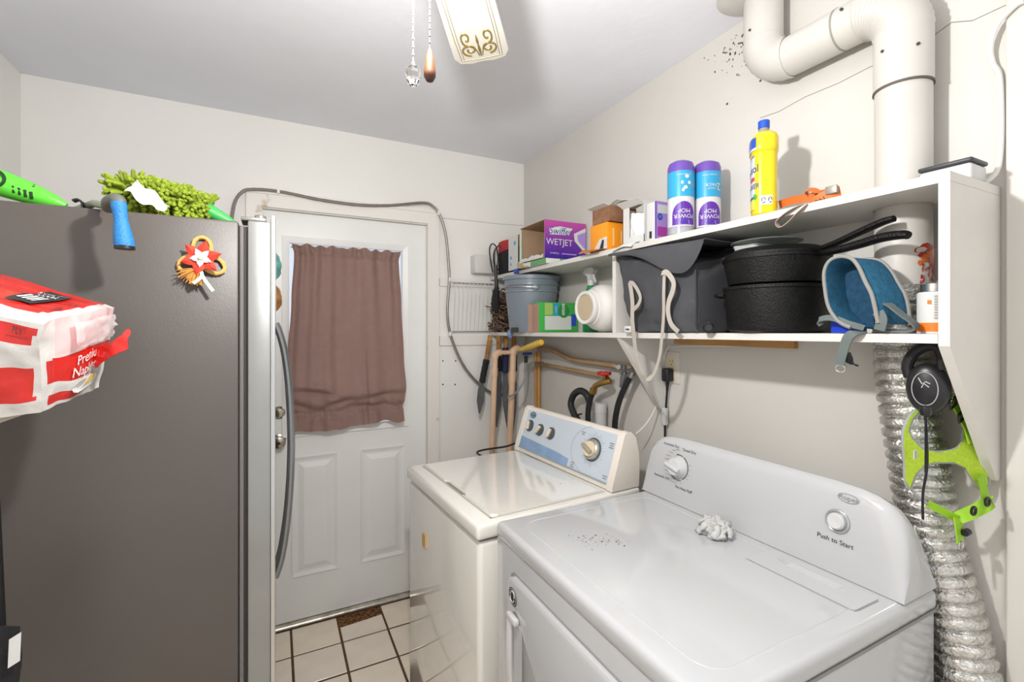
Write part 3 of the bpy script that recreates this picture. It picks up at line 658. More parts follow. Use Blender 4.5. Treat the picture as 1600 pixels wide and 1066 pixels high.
b.v = [v + noise.noise_vector(v * 90) * .0016 + noise.noise_vector(v * 260) * .0014 for v in b.v]
tag(b.build('foil_duct', FOIL, ang=60), 'silver ribbed foil duct hanging down behind the dryer', 'duct')

# ------------------------------------------------------------------ ceiling fan (hub above the frame)
FC = Vector((.165, .635, 0))
fan = thing('ceiling_fan', 'white ceiling fan with gold scroll blades and a light', 'ceiling fan', (FC.x, FC.y, ZC))
WFAN = mat('fan_white', 'cbc6bc', .35)
b = MB(); b.lathe([(.075, 2.5), (.07, 2.455), (.03, 2.44), (.012, 2.435), (.012, 2.36), (.06, 2.35), (.105, 2.32), (.11, 2.25), (.09, 2.215), (.05, 2.205), (.05, 2.15), (.035, 2.13), (0, 2.13)][::-1], Matrix.Translation((FC.x, FC.y, 0)), 36); b.build('motor', WFAN, fan)
b = MB(); b.lathe([(0, 2.13), (.02, 2.13), (.017, 2.07), (.0, 2.07)][::-1], Matrix.Translation((LAMP_POS[0], LAMP_POS[1], 0)), 20); b.build('lamp_socket', BRASS, fan)
ld = bpy.data.lights.new('fan_bulb', 'POINT'); ld.energy = LAMP_W; ld.shadow_soft_size = .03; ld.color = (1.0, .985, .965)
lo = bpy.data.objects.new('fan_bulb', ld); COL.objects.link(lo); lo.parent = fan; lo.location = Vector(LAMP_POS) - Vector((FC.x, FC.y, ZC))
for q in range(4):
    an = math.atan2(.838, .546) + q * math.pi / 2; dx, dy = math.cos(an), math.sin(an)
    def BP(r, s, o=0): return Vector((FC.x + dx * r - dy * s, FC.y + dy * r + dx * s, 2.200 + s * -.12 + o))
    b = MB(); ring = [(.16, -.045), (.24, -.055), (.50, -.068), (.575, -.071), (.60, -.060), (.608, -.03), (.604, 0), (.608, .03), (.60, .060), (.575, .071), (.50, .068), (.24, .055), (.16, .045)]
    b.prism(ring, lambda r, s: BP(r, s, 0), lambda r, s: BP(r, s, .006)); bl = b.build('blade', WFAN, fan, flat=True)
    b = MB(); b.rbox(.09, .19, -.018, .018, 2.205, 2.215, b=.003, M=Matrix.Translation((FC.x, FC.y, 0)) @ Matrix.Rotation(an, 4, 'Z')); b.build('blade_arm', BRASS, fan)
    b = MB()
    def line(pts, r_=.0009): b.tube([BP(r, s, -.0004) for r, s in pts], r_, 5)
    for s in (-.054, -.047, .047, .054): line([(.22, s * .82), (.50, s), (.588, s)], .0008)
    line([(.588, -.054), (.592, 0), (.588, .054)], .0009)
    for sg in (-1, 1):
        line([(.546 + .024 * math.cos(t) * (1 - t / 11), sg * (.024 + .022 * math.sin(t) * (1 - t / 11))) for t in [x * .45 for x in range(20)]], .0024)
        line([(.500 + .030 * math.cos(t) * (1 - t / 9) , sg * (.026 + .014 * math.sin(t) * (1 - t / 9))) for t in [x * .4 for x in range(18)]], .0024)
        line([(.575, sg * .004), (.545, sg * .010), (.525, sg * .028)], .0016)
    b.tube([BP(r, 0, -.0004) for r in (.49, .515, .53, .55, .58)], [.0005, .0035, .0018, .004, .001], 6)
    b.build('gold_scroll', GOLD, bl)
def pull_chain(x, y, ztop, zbot, m_):
    b = MB(); n = 26
    for i in range(n):
        z = ztop + (zbot - ztop) * i / (n - 1); b.lathe([(0, -.0017), (.0016, -.0006), (.0016, .0006), (0, .0017)], Matrix.Translation((x, y, z)), 6)
    b.tube([(x, y, ztop), (x, y, zbot)], .0006, 4); return b.build('pull_chain', m_, fan)
pt = onY(645.5, 98, .655); c1 = pull_chain(pt.x, pt.y, 2.15, pt.z, mat('chain_white', 'b0b0ae', .4))
b = MB(); b.lathe([(0, -.034), (.006, -.032), (.0105, -.024), (.0115, -.017), (.009, -.008), (.003, -.002), (.002, .002), (0, .002)], Matrix.Translation((pt.x, pt.y, pt.z)), 10); b.build('crystal_pull', mat('crystal', 'ffffff', .02, trans=1.), c1, flat=True)
pt = onY(671.5, 77, .665); c1 = pull_chain(pt.x, pt.y, 2.15, pt.z, mat('chain_grey', '5a5a5a', .4, .6))
b = MB(); b.lathe([(0, -.048), (.005, -.047), (.0085, -.041), (.0088, -.034), (.006, -.014), (.0035, -.004), (.002, 0), (0, 0)], Matrix.Translation((pt.x, pt.y, pt.z)), 16); b.build('wooden_pull', mat('wood_pull', '4a2a15', .35, var=.2, vscale=30), c1)

# ------------------------------------------------------------------ curtain
ct = thing('curtain', 'brown gathered curtain covering the door window', 'curtain', (.34, 2.53, .97))
CURT = mat('curtain_cloth', '96776c', .7, var=.07, vscale=30, bump=.25, bscale=350, transl=.3)
def cedge(v):
    k = [(0, .072, .600), (.05, .082, .592), (.3, .070, .606), (.62, .054, .618), (.78, .050, .622), (.88, .064, .618), (.92, .072, .612), (1, .070, .618)]
    for (a, l, r), (b_, l2, r2) in zip(k, k[1:]):
        if v <= b_: t = (v - a) / (b_ - a); t = t * t * (3 - 2 * t); return l + (l2 - l) * t, r + (r2 - r) * t
    return k[-1][1:]
def curt(u, v):
    l, r = cedge(v); x = l + (r - l) * u
    z = 1.893 - .915 * v
    sw = math.sin(u * 7.5 + .6) * .5 + .5 * math.sin(u * 15 + 1)
    if v < .06: z += .016 * (1 - v / .06) * noise.noise(Vector((u * 12, 2, 0))) + .004 * math.sin(u * 60) * (1 - v / .06)
    if v > .82: z += (-.010 * math.sin(u * 5.2 + .4) + .014 * noise.noise(Vector((u * 8, 7, v * 3)))) * min(1, (v - .82) / .08)
    pl = math.sin(u * 44 + 3 * math.sin(u * 5)) * (.4 + abs(noise.noise(Vector((u * 6, v * .8, 3)))) * 1.6)
    pl2 = math.sin(u * 17 + 1.3 * math.sin(v * 3 + u * 4))
    amp = .011 * math.exp(-v * 2.4) + .0035
    y = 2.514 + amp * pl + (.009 + .004 * v) * pl2
    if v < .045: y += .010 * noise.noise(Vector((u * 34, 1, v * 30))) - .006 * (1 - v / .045)
    elif v < .075: y += .007 * (1 - abs(v - .06) / .015)
    belly = math.exp(-((v - .79) / .085) ** 2)
    y -= .040 * belly * (.75 + .35 * noise.noise(Vector((u * 3 + 2, v * 5, 5))))
    for (cu, cv, wu, dp, sl) in ((.22, .80, .30, .020, .10), (.42, .86, .26, .024, -.12), (.74, .84, .30, .018, -.10), (.10, .87, .22, .016, .12), (.60, .89, .2, .016, .05)):
        dv = v - cv - sl * (u - cu) - .25 * (u - cu) ** 2
        y += dp * math.exp(-(dv / .014) ** 2) * math.exp(-((u - cu) / wu) ** 2 * 2.5) - dp * .8 * math.exp(-((dv + .035) / .022) ** 2) * math.exp(-((u - cu) / wu) ** 2 * 2.5)
    if abs(v - .905) < .025: y += .018 * (1 - abs(v - .905) / .025)
    if .87 < v < .95: y += .007 * noise.noise(Vector((u * 42, 3, v * 14)))
    if v > .93: y -= .008 + .007 * noise.noise(Vector((u * 18, 4, v * 8)))
    y += .010 * math.exp(-((u - .645 - .02 * (v - .7)) / .010) ** 2) * (1 if v > .55 else 0) * min(1, (v - .55) * 8)
    return (x, y - .010, z)
b = MB(); b.grid(110, 120, curt); tag(b.build('cloth', CURT, ct, ang=180), None)
b = MB(); b.tube([(.066, 2.528, 1.882), (.606, 2.528, 1.882)], .004, 8); b.build('rod', WIRE, ct)

# ------------------------------------------------------------------ things on the far wall
cpx = [(362, 345), (363, 335), (367, 316), (376, 302), (391, 296), (435, 299), (500, 312), (560, 320), (610, 321), (660, 317), (676, 322), (688, 338), (696, 365), (700, 400), (702, 440), (699, 490), (707, 533), (730, 580), (766, 613), (800, 618)]
b = MB(); pts = spline([onY(x, y, 2.506) for x, y in cpx], 6); b.tube(pts, [.0072 + .0006 * (i % 2) for i in range(len(pts))], 8)
cd = thing('armoured_cable', 'grey flexible conduit running over the door casing and down the wall', 'conduit', (.4, 2.51, 1.1)); b.build('cable', mat('conduit_grey', '8b857d', .4, .5), cd)
for (x, y) in ((435, 299), (685, 333), (702, 437), (703, 522)):
    p = onY(x, y, 2.506); b = MB(); b.rbox(p.x - .006, p.x + .006, 2.495, 2.518, p.z - .012, p.z + .012, b=.002); b.build('cable_clip', TRIM, cd)
b = MB(); b.rbox(1.02, 1.128, 2.47, YB, 1.80, 1.905, b=.004); jb = tag(b.build('junction_box', mat('box_white', 'd8d6d1', .5)), 'small plain white box fixed to the far wall above the wire rack', 'box')
rk = thing('wire_rack', 'white wire rack mounted on the far wall beside the door', 'rack', (1.02, 2.52, 1.456))
b = MB(); b.tube([(.898, 2.515, 1.742), (1.16, 2.515, 1.742)], .0035, 6); b.build('rail', STEEL, rk)
b = MB(); b.tube([(.898, 2.515, 1.462), (1.16, 2.515, 1.462)], .0035, 6); b.build('rail', STEEL, rk)
for i in range(11):
    x = .902 + i * .025; bow = .010
    b = MB(); b.tube(spline([(x, 2.512, 1.744), (x + .002, 2.500 - bow * 1.5, 1.69), (x + .004, 2.502, 1.56), (x + .004, 2.511, 1.462)], 4), .0022, 6); b.build('wire', WIRE, rk)
b = MB(); b.prism(rrect(1.142, 1.180, 2.49, 2.523, .010, 3), lambda x, y: (x, y, 1.4585), lambda x, y: (x, y, 1.545)); tag(b.build('plastic_cup', glassy('clear_plastic', 'eef2f2', .25, .1)), 'clear plastic cup at the far end of the lower shelf', 'cup')

# ------------------------------------------------------------------ pipes and valves between the far wall and the washer
def pipe_thing(name, label, parts, loc):
    t = thing(name, label, 'pipe', loc, group='tan pipes behind the washer')
    for nm, pts, r_, m_ in parts:
        b = MB(); b.tube(pts, r_, 14); b.build(nm, m_, t)
    return t
def elbow(a, c, d, r=.03, n=6):
    a, c, d = Vector(a), Vector(c), Vector(d); p0 = c + (a - c).normalized() * r; p1 = c + (d - c).normalized() * r
    return [p0.lerp(c, t / n).lerp(c.lerp(p1, t / n), t / n) for t in range(n + 1)]
A = Vector((1.090, 2.345, 1.345)); Bm = Vector((1.040, 2.345, .05)); A2 = Vector((1.36, 2.36, 1.345))
pipe_thing('riser_pipe', 'shorter tan plastic pipe rising beside the door wall', [('pipe', [Bm, A - Vector((0, 0, .03))], .0155, TAN), ('elbow', elbow(Bm, A, A2), .0195, TAN),
    ('coupling', [A + Vector((-.006, 0, -.13)), A + Vector((-.0035, 0, -.085))], .0195, TAN), ('branch', [A + Vector((.03, 0, 0)), A + Vector((.09, .0, 0))], .0125, TAN)], (1.04, 2.345, .05))
A = Vector((1.195, 2.33, 1.366)); Bm = Vector((1.138, 2.33, .05)); A2 = Vector((1.36, 2.33, 1.366))
pipe_thing('riser_pipe', 'taller tan plastic pipe turning toward the shelf wall', [('pipe', [Bm, A - Vector((0, 0, .03))], .0175, TAN), ('elbow', elbow(Bm, A, A2), .0215, TAN),
    ('coupling', [A + Vector((-.008, 0, -.185)), A + Vector((-.005, 0, -.13))], .0215, TAN), ('branch', [A + Vector((.03, 0, 0)), A2 - Vector((.03, 0, 0))], .0135, TAN),
    ('wall_run', spline([A2, (1.352, 2.30, 1.364), (1.350, 2.17, 1.362), (1.348, 2.06, 1.34), (1.348, 1.95, 1.322), (1.348, 1.75, 1.318), (1.345, 1.50, 1.312)], 5), .0125, TANB)], (1.138, 2.33, .05))
pipe_thing('water_pipe', 'brown pipe running level along the wall below the upper pipe', [('run', [(1.350, 2.30, 1.277), (1.348, 1.70, 1.262)], .0105, TANB), ('tee', [(1.35, 2.335, 1.277), (1.35, 2.27, 1.277)], .015, TANB)], (1.35, 2.0, 1.25))
for dy, nm in ((.012, 'left'), (-.022, 'right')):
    b = MB(); b.tube([(1.352, 2.335 + dy, 1.345), (1.352, 2.335 + dy, .05)], .0095, 10)
    tag(b.build('copper_riser', mat('copper_paint', 'bd8b4e', .5, var=.1, vscale=20)), 'tan vertical pipe behind the washer, %s of the close pair' % nm, 'pipe', 'pair of vertical pipes behind the washer')
sv = thing('stop_valve', 'blue lever stop valve with a grey braided tube on the taller pipe', 'valve', (1.25, 2.31, 1.34))
b = MB(); p = onX(823, 553, 1.25); b.rbox(p.x - .03, p.x + .03, p.y - .012, p.y + .002, p.z - .006, p.z + .008, b=.005); b.build('lever', mat('lever_blue', '23366f', .4), sv)
b = MB(); b.tube([p + Vector((0, .01, -.012)), p + Vector((0, .01, -.05))], .010, 10); b.build('valve_body', BLACK, sv)
b = MB(); b.tube(spline([p + Vector((0, .01, -.05)), p + Vector((-.002, .01, -.10)), p + Vector((-.02, .005, -.16)), p + Vector((-.07, 0, -.215)), p + Vector((-.12, 0, -.235))], 6), .0055, 8); b.build('braided_tube', mat('braid_grey', '8f9092', .4, .4), sv)
# yellow-handled tool lying on the pipe
t = thing('yellow_tool', 'yellow plastic tool handle sticking out over the taller pipe', 'tool', (1.2, 2.1, 1.38))
a = onX(813, 547, 1.165); c = onX(846, 535, 1.13)
b = MB(); pts = [a.lerp(c, q / 8) for q in range(9)]; b.tube(pts, [.008, .012, .014, .0145, .015, .0155, .016, .0165, .013], 12); b.build('handle', mat('yellow_handle', 'e8cf5a', .35, col2='d9a52e', vscale=12), t)
# shears hanging under the shelf
WOODH = mat('wood_handle', 'b98544', .6, col2='7a5230', vscale=30); STEELD = mat('dull_blade', '7c7f84', .4, .7, var=.15, vscale=30)
def shears(label, arms, gripc, yy):
    t = thing('garden_shears', label, 'shears', (1.1, yy, .9), group='garden shears under the shelf')
    for pts in arms:
        P0, P1, P2, P3 = [onY(x, y, yy) for x, y in pts]
        b = MB(); b.tube([P0, P0.lerp(P1, .5), P1], .019, 10, flat=.6); b.build('wooden_handle', WOODH, t)
        b = MB(); n = 8; b.tube([P1.lerp(P2, q / n) for q in range(n + 1)], [.0215 + .0012 * (q % 2) for q in range(n + 1)], 10, flat=.8); b.build('grip', gripc, t)
        b = MB(); b.ribbon([P2, P2.lerp(P3, .25), P2.lerp(P3, .6), P3], (1, 0, 0), [.020, .042, .044, .008], .004); b.build('blade', STEELD, t)
shears('garden shears with black grips hanging under the shelf end', [((766, 524), (760, 562), (753, 598), (749, 646)), ((779, 524), (779, 552), (780, 580), (776, 668))], BLACK, 2.43)
shears('garden shears with navy blue grips hanging behind the taller pipe', [((790, 526), (790, 543), (789, 583), (793, 668)), ((803, 526), (803, 543), (803, 580), (801, 676))], mat('navy_grip', '20284a', .5), 2.40)
b = MB(); b.lathe([(.016, 0), (.016, .012), (.010, .018), (0, .018)], alongaxis((1.133, 2.24, 1.452), (-1, 0, 0)), 12)
for q in range(6): b.lathe([(.006, 0), (.006, .010), (0, .011)], alongaxis((1.133, 2.24 + .017 * math.cos(q * 1.047), 1.452 + .017 * math.sin(q * 1.047)), (-1, 0, 0)), 8)
tag(b.build('tap_wheel', mat('wheel_blue', '7f9cc4', .35)), 'pale blue tap wheel on the front of the lower shelf', 'tap wheel')
# washer valves and hoses
vv = thing('washer_valve', 'brass washer valve with a red wheel handle and black hose', 'valve', (1.29, 1.62, 1.20), group='washer water valves')
b = MB(); b.tube([(1.345, 1.70, 1.264), (1.30, 1.63, 1.262), (1.29, 1.60, 1.25)], .012, 10); b.tube(spline([(1.295, 1.60, 1.255), (1.28, 1.63, 1.245), (1.275, 1.68, 1.225), (1.275, 1.70, 1.195)], 5), .013, 12); b.tube([(1.275, 1.693, 1.212), (1.275, 1.70, 1.190)], .017, 8); b.build('valve_body', BRASS, vv)
b = MB(); cpt = Vector((1.285, 1.632, 1.285)); b.tube([cpt + Vector((.024 * math.cos(a), .024 * math.sin(a), 0)) for a in [q * math.pi / 6 for q in range(12)]], [.006 + .003 * (q % 2) for q in range(12)], 8, closed=True); b.rbox(cpt.x - .02, cpt.x + .02, cpt.y - .004, cpt.y + .004, cpt.z - .003, cpt.z + .003, b=.002); b.rbox(cpt.x - .004, cpt.x + .004, cpt.y - .02, cpt.y + .02, cpt.z - .003, cpt.z + .003, b=.002); b.build('red_wheel', mat('wheel_red', 'b8262c', .4), vv)
b = MB(); b.tube([cpt - Vector((0, 0, .03)), cpt], .005, 8); b.build('stem', BRASS, vv)
b = MB(); b.tube(spline([(1.275, 1.70, 1.195), (1.272, 1.72, 1.15), (1.27, 1.73, 1.08), (1.28, 1.735, .95), (1.28, 1.74, .75)], 6), .0125, 10); b.build('hose', mat('black_rubber', '1a1b1d', .5), vv)
v2 = thing('washer_valve', 'grey hose tap with a wing handle and long black hose', 'valve', (1.31, 1.5, 1.25), group='washer water valves')
b = MB(); b.tube([(1.345, 1.50, 1.312), (1.31, 1.515, 1.295)], .013, 10); b.tube([(1.305, 1.52, 1.30), (1.30, 1.53, 1.262), (1.30, 1.535, 1.235)], .010, 10); b.build('valve_body', mat('grey_metal', '85868a', .4, .7), v2)
c0 = Vector((1.29, 1.53, 1.318)); b = MB()
for q in range(4): a = q * math.pi / 2 + .4; b.tube([c0, c0 + Vector((.02 * math.cos(a), .026 * math.sin(a), .004))], [.006, .010], 8)
b.tube([c0 - Vector((0, 0, .03)), c0 + Vector((0, 0, .006))], .006, 8); b.build('wing_handle', mat('wing_grey', '9a9a98', .35, .8), v2)
b = MB(); b.tube([(1.30, 1.464, 1.308), (1.298, 1.478, 1.285)], .015, 10); b.build('hose_collar', STEEL, v2)
b = MB(); b.tube(spline([(1.30, 1.464, 1.302), (1.295, 1.48, 1.28), (1.285, 1.515, 1.21), (1.28, 1.54, 1.14), (1.28, 1.555, 1.05), (1.28, 1.56, .80)], 6), .0125, 10); b.build('hose', mat('black_rubber', '1a1b1d', .5), v2)
b = MB(); b.tube([(1.318, 1.700, .05), (1.318, 1.700, 1.142)], .025, 20); b.tube([(1.318, 1.700, 1.10), (1.318, 1.700, 1.143)], .027, 20); tag(b.build('standpipe', WPLAS), 'white plastic standpipe behind the washer console', 'pipe')
b = MB(); lp = [onX(921, 628, 1.30), onX(916, 616, 1.30), onX(906, 611, 1.295), onX(896, 618, 1.29), onX(892, 632, 1.285), onX(897, 647, 1.28), onX(905, 662, 1.28), onX(912, 690, 1.28)]
pts = spline(lp, 8); b.tube(pts, [.0155 + .0016 * (i % 2) for i in range(len(pts))], 12)
dh = thing('drain_hose', 'corrugated dark drain hose looped into the white standpipe', 'hose', (1.29, 1.8, 1.0)); b.build('hose', mat('hose_dark', '242528', .45), dh)
b = MB(); p = onX(903, 655, 1.28); b.tube([p + Vector((.0, .03, .01)), p + Vector((0, -.03, .03))], .004, 6); b.tube([p + Vector((-.016, .01, .018)), p + Vector((-.02, .05, -.002))], .002, 5); b.build('cable_tie', BLACK, dh)
b = MB(); b.tube(spline([(1.06, 2.02, .80), onX(745, 708, .98), onX(790, 698, 1.10), onX(812, 694, 1.15), (1.2, 2.1, .80)], 8), .005, 8); tag(b.build('black_cable', BLACK), 'black cord lying on the floor side behind the washer', 'cord')

# ------------------------------------------------------------------ outlet and cords on the right wall
ol = thing('wall_outlet', 'white wall outlet with a black plug under the shelf', 'outlet', (XR, 1.326, 1.27))
b = MB(); b.rbox(XR - .005, XR + .001, 1.288, 1.364, 1.270, 1.392, b=.002); b.build('cover_plate', mat('plate_white', 'd9d2c6', .45), ol)
iv = mat('ivory_socket', 'e6d3a6', .4)
for zc_ in (1.352, 1.304):
    b = MB(); b.prism(rrect(1.312, 1.342, zc_ - .017, zc_ + .017, .012, 5), lambda y, z: (XR - .005, y, z), lambda y, z: (XR - .0075, y, z)); rc = b.build('receptacle', iv, ol, flat=True)
    b = MB()
    for yy in (1.321, 1.333): b.box(XR - .0079, XR - .0074, yy - .001, yy + .001, zc_ - .001, zc_ + .009)
    b.box(XR - .0079, XR - .0074, 1.325, 1.329, zc_ - .011, zc_ - .006); b.build('slots', DARKP, rc, flat=True)
pg = thing('power_plug', 'black power plug and cord hanging from the wall outlet', 'plug', (1.35, 1.33, .9))
b = MB(); b.rbox(XR - .045, XR - .008, 1.310, 1.344, 1.278, 1.330, b=.008, seg=3); b.build('plug', BLACK, pg)
b = MB(); pts = spline([(XR - .026, 1.327, 1.282), (XR - .026, 1.329, 1.25), (XR - .022, 1.338, 1.19), (XR - .02, 1.345, 1.12), (XR - .02, 1.348, 1.0), (XR - .02, 1.35, .7)], 6); b.tube(pts, [.009 - .005 * min(1, i / 8) for i in range(len(pts))], 8); b.build('cord', BLACK, pg)
b = MB(); b.rbox(XR - .032, XR - .012, 1.335, 1.358, 1.105, 1.175, b=.006); tag(b.build('cord_tag', WPLAS, pg), 'white sleeve around the cord')
b = MB(); b.tube(spline([onX(1240, 539, 1.36), onX(1130, 541, 1.36), onX(1060, 541, 1.365), onX(1042, 546, 1.365), onX(1036, 575, 1.365), onX(1033, 600, 1.36), onX(1025, 635, 1.34), onX(1010, 662, 1.30), onX(994, 678, 1.27)], 8), .0028, 6)
tag(b.build('thin_white_cable', mat('cord_white', 'e4dfd5', .45)), 'thin white cord looping from under the shelf down behind the washer', 'cord')
b = MB(); b.tube(spline([onX(1600, 2, 1.355), onX(1585, 10, 1.355), onX(1558, 40, 1.355), onX(1548, 75, 1.36), onX(1552, 100, 1.365), onX(1562, 120, 1.368), onX(1565, 180, 1.368), onX(1563, 240, 1.365), onX(1555, 272, 1.355), (1.34, .43, UZ + .004)], 6), .005, 8)
tag(b.build('wall_cable', mat('cable_white', 'e2dfd8', .45)), 'white cable running down the wall at the right edge', 'cable')

# ------------------------------------------------------------------ things on the upper shelf
def boxthing(name, label, cat, x0, x1, y0, y1, z0, z1, body, bname='carton', bev=.0015):
    t = thing(name, label, cat, ((x0 + x1) / 2, (y0 + y1) / 2, z0)); MB().rbox(x0, x1, y0, y1, z0, z1, b=bev).build(bname, body, t); return t
def qx(mb, X, y0, y1, z0, z1, mi=0): mb.add([(X, y0, z0), (X, y1, z0), (X, y1, z1), (X, y0, z1)], [(0, 1, 2, 3)], mi)
def qy(mb, Y, x0, x1, z0, z1, mi=0): mb.add([(x0, Y, z0), (x1, Y, z0), (x1, Y, z1), (x0, Y, z1)], [(0, 1, 2, 3)], mi)
def MXf(X, y, z): return frame((X, y, z), (0, -1, 0), (0, 0, 1))      # text plane facing -X
def MYf(Y, x, z): return frame((x, Y, z), (1, 0, 0), (0, 0, 1))       # text plane facing -Y
# black and red bag at the far end
t = thing('tool_bag', 'black and red fabric bag with a white card at the far shelf end', 'bag', (1.24, 2.33, UZ))
x0, x1, y0, y1, z0, z1 = 1.165, 1.355, 2.20, 2.46, UZ + .001, 2.015
b = MB(); b.soft([(x0, y0, z0), (x1, y0, z0), (x0, y1, z0), (x1, y1, z0), (x0, y0, z1 - .03), (x1, y0, z1), (x0, y1, z1 - .035), (x1, y1, z1)], 10, .004, 2, .006, mfn=lambda k, a, c: 1 if (k in ('x0', 'y0') and c > .72) else 0)
b.build('bag_body', [BLACKF, mat('red_fabric', 'b3262a', .7)], t, ang=60)
b = MB(); b.box(x0 - .012, x0 - .009, y0 - .004, y0 + .105, z0 + .012, z1 - .03); o = b.build('white_card', PAPER, t, flat=True)
b = MB(); disc(b, MXf(x0 - .0125, y0 + .03, z0 + .155), .012, 16); disc(b, MXf(x0 - .0125, y0 + .075, z0 + .08), .010, 12); disc(b, MXf(x0 - .0125, y0 + .075, z0 + .045), .008, 12); b.build('blue_dot', SKYB, o, flat=True)
b = MB(); b.ribbon(spline([(x0 - .006, y1 - .02, z1 - .05), (x0 - .03, y1 - .005, z1 - .09), (x0 - .03, y1 - .01, z0 + .06), (x0 - .012, y1 - .05, z0 + .02)], 6), (0, 1, .1), .016, .003); b.build('bag_strap', BLACKF, t)
b = MB(); b.rbox(1.22, 1.36, 2.472, 2.512, UZ + .001, 2.00, b=.002); tag(b.build('cardboard_sleeve', mat('orange_card', 'c9a075', .8)), 'narrow tan carton standing between the black bag and the far wall', 'carton')
t = thing('hanging_brush', 'black brush with a loop handle hanging in front of the far shelf end', 'brush', (1.115, 2.36, 1.56))
H_ = lambda px, py: onX(px, py, 1.115)
b = MB(); b.tube(spline([H_(770, 425), H_(766, 405), H_(765, 388), H_(770, 381), H_(776, 388), H_(778, 405), H_(776, 425)], 5), .004, 8); b.build('loop', BLACK, t)
b = MB(); b.tube([H_(774, 415), H_(775, 435), H_(776, 452)], [.012, .009, .012], 8); b.build('neck', BLACK, t)
b = MB(); b.tube([H_(776, 446), H_(775, 456), H_(774, 468), H_(774, 480), H_(774, 487)], [.012, .030, .038, .040, .030], 14, flat=.45); b.build('bristle_head', BLACKF, t)
# green wipes packet under the open box
b = MB(); x0, x1, y0, y1 = 1.125, 1.33, 1.86, 2.09
b.soft([(x0, y0, UZ + .002), (x1, y0, UZ + .002), (x0, y1, UZ + .002), (x1, y1, UZ + .002), (x0, y0, UZ + .026), (x1, y0, UZ + .026), (x0, y1, UZ + .026), (x1, y1, UZ + .026)], 8, .002, 4, .002, mfn=lambda k, a, c: 1 if a < .4 else 0)
tag(b.build('wipes_packet', [mat('green_film', '5f9a63', .35), mat('white_film', 'd5d8d0', .35)], ang=60), 'flat green and white packet under the open purple box', 'packet')
b = MB(); random.seed(9)
for q in range(26):
    a = random.uniform(0, 1); y = 2.10 + .07 * a; b.tube(spline([(1.17, y, UZ + .06 - .02 * a + random.uniform(-.01, .02)), (1.135, y - .01, UZ + .035), (1.122, y - .04, UZ + .008), (1.128, y - .085, UZ + .002 + random.uniform(0, .006))], 4), .0035, 5)
tag(b.build('rope_coil', mat('rope_tan', 'b5a285', .9, var=.2, vscale=60), None), 'tan rope bundle drooping over the far shelf edge', 'rope', kind=None)
b = MB(); b.rbox(1.118, 1.128, 2.135, 2.175, UZ - .018, UZ + .006, b=.002); tag(b.build('blue_clip', BLUE), 'small blue clip at the far shelf edge', 'clip')
# big open purple box: open end faces the machines
t = thing('mop_pad_box', 'open purple cardboard box lettered Swiffer WetJet', 'box', (1.25, 1.99, 1.82))
x0, x1, y0, y1, z0, z1 = 1.130, 1.366, 1.880, 2.125, 1.8165, 1.997; w_ = .0025
b = MB(); b.box(x0, x1, y0, y0 + w_, z0, z1, 0); b.box(x0, x1, y1 - w_, y1, z0, z1, 1); b.box(x0, x1, y0 + w_, y1 - w_, z0, z0 + w_, 1); b.box(x0, x1, y0 + w_, y1 - w_, z1 - w_, z1, 1); b.box(x1 - w_, x1, y0 + w_, y1 - w_, z0 + w_, z1 - w_, 1)
b.build('carton', [KRAFT, KRAFT], t, flat=True)
b = MB(); n_ = 12
SWP = bpy.data.materials.new('purple_fade'); SWP.use_nodes = True; nt = SWP.node_tree; pb = nt.nodes['Principled BSDF']; pb.inputs['Roughness'].default_value = .4
tcn = nt.nodes.new('ShaderNodeTexCoord'); sep = nt.nodes.new('ShaderNodeSeparateXYZ'); mr = nt.nodes.new('ShaderNodeMapRange'); rp = nt.nodes.new('ShaderNodeValToRGB')
mr.inputs[1].default_value = 0.0; mr.inputs[2].default_value = .18
rp.color_ramp.elements[0].color = lin('3f1f93'); rp.color_ramp.elements[1].color = lin('c2479f'); e = rp.color_ramp.elements.new(.42); e.color = lin('6a2c9a')
nt.links.new(tcn.outputs['Object'], sep.inputs[0]); nt.links.new(sep.outputs['Z'], mr.inputs[0]); nt.links.new(mr.outputs[0], rp.inputs[0]); nt.links.new(rp.outputs[0], pb.inputs['Base Color'])
qy(b, y0 - .0006, x0, x1, z0, z1); b.build('printed_face', SWP, t, flat=True)
b = MB(); Y_ = y0 - .0012
b.add([(x0 + .165, Y_, z0 + .125), (x1, Y_, z0 + .16), (x1, Y_, z0 + .03), (x0 + .17, Y_, z0 + .09)], [(0, 1, 2, 3)], 0); b.add([(x0 + .185, Y_ - .0003, z0 + .12), (x1, Y_ - .0003, z0 + .14), (x1, Y_ - .0003, z0 + .05), (x0 + .19, Y_ - .0003, z0 + .092)], [(0, 1, 2, 3)], 1)
b.build('pad_picture', [PAPER, LILAC], t, flat=True)
b = MB(); b.add([(x0 + .028, Y_, z0 + .112), (x0 + .140, Y_, z0 + .116), (x0 + .158, Y_, z0 + .150), (x0 + .085, Y_, z0 + .154), (x0 + .026, Y_, z0 + .142)], [(0, 1, 2, 3, 4)]); b.build('logo_ground', PAPER, t, flat=True)
text('Swiffer', .047, MYf(Y_ - .0005, x0 + .088, z0 + .130), mat('logo_blue', '22398c', .4), t, shear=.2)
text('WETJET', .043, MYf(Y_ - .0003, x0 + .083, z0 + .077), PAPER, t)
text('24 REFILLS', .011, MYf(Y_ - .0003, x0 + .055, z0 + .024), PAPER, t); b = MB(); qy(b, Y_ - .0003, x0 + .095, x0 + .18, z0 + .021, z0 + .027); b.build('printed_line', LILAC, t, flat=True)
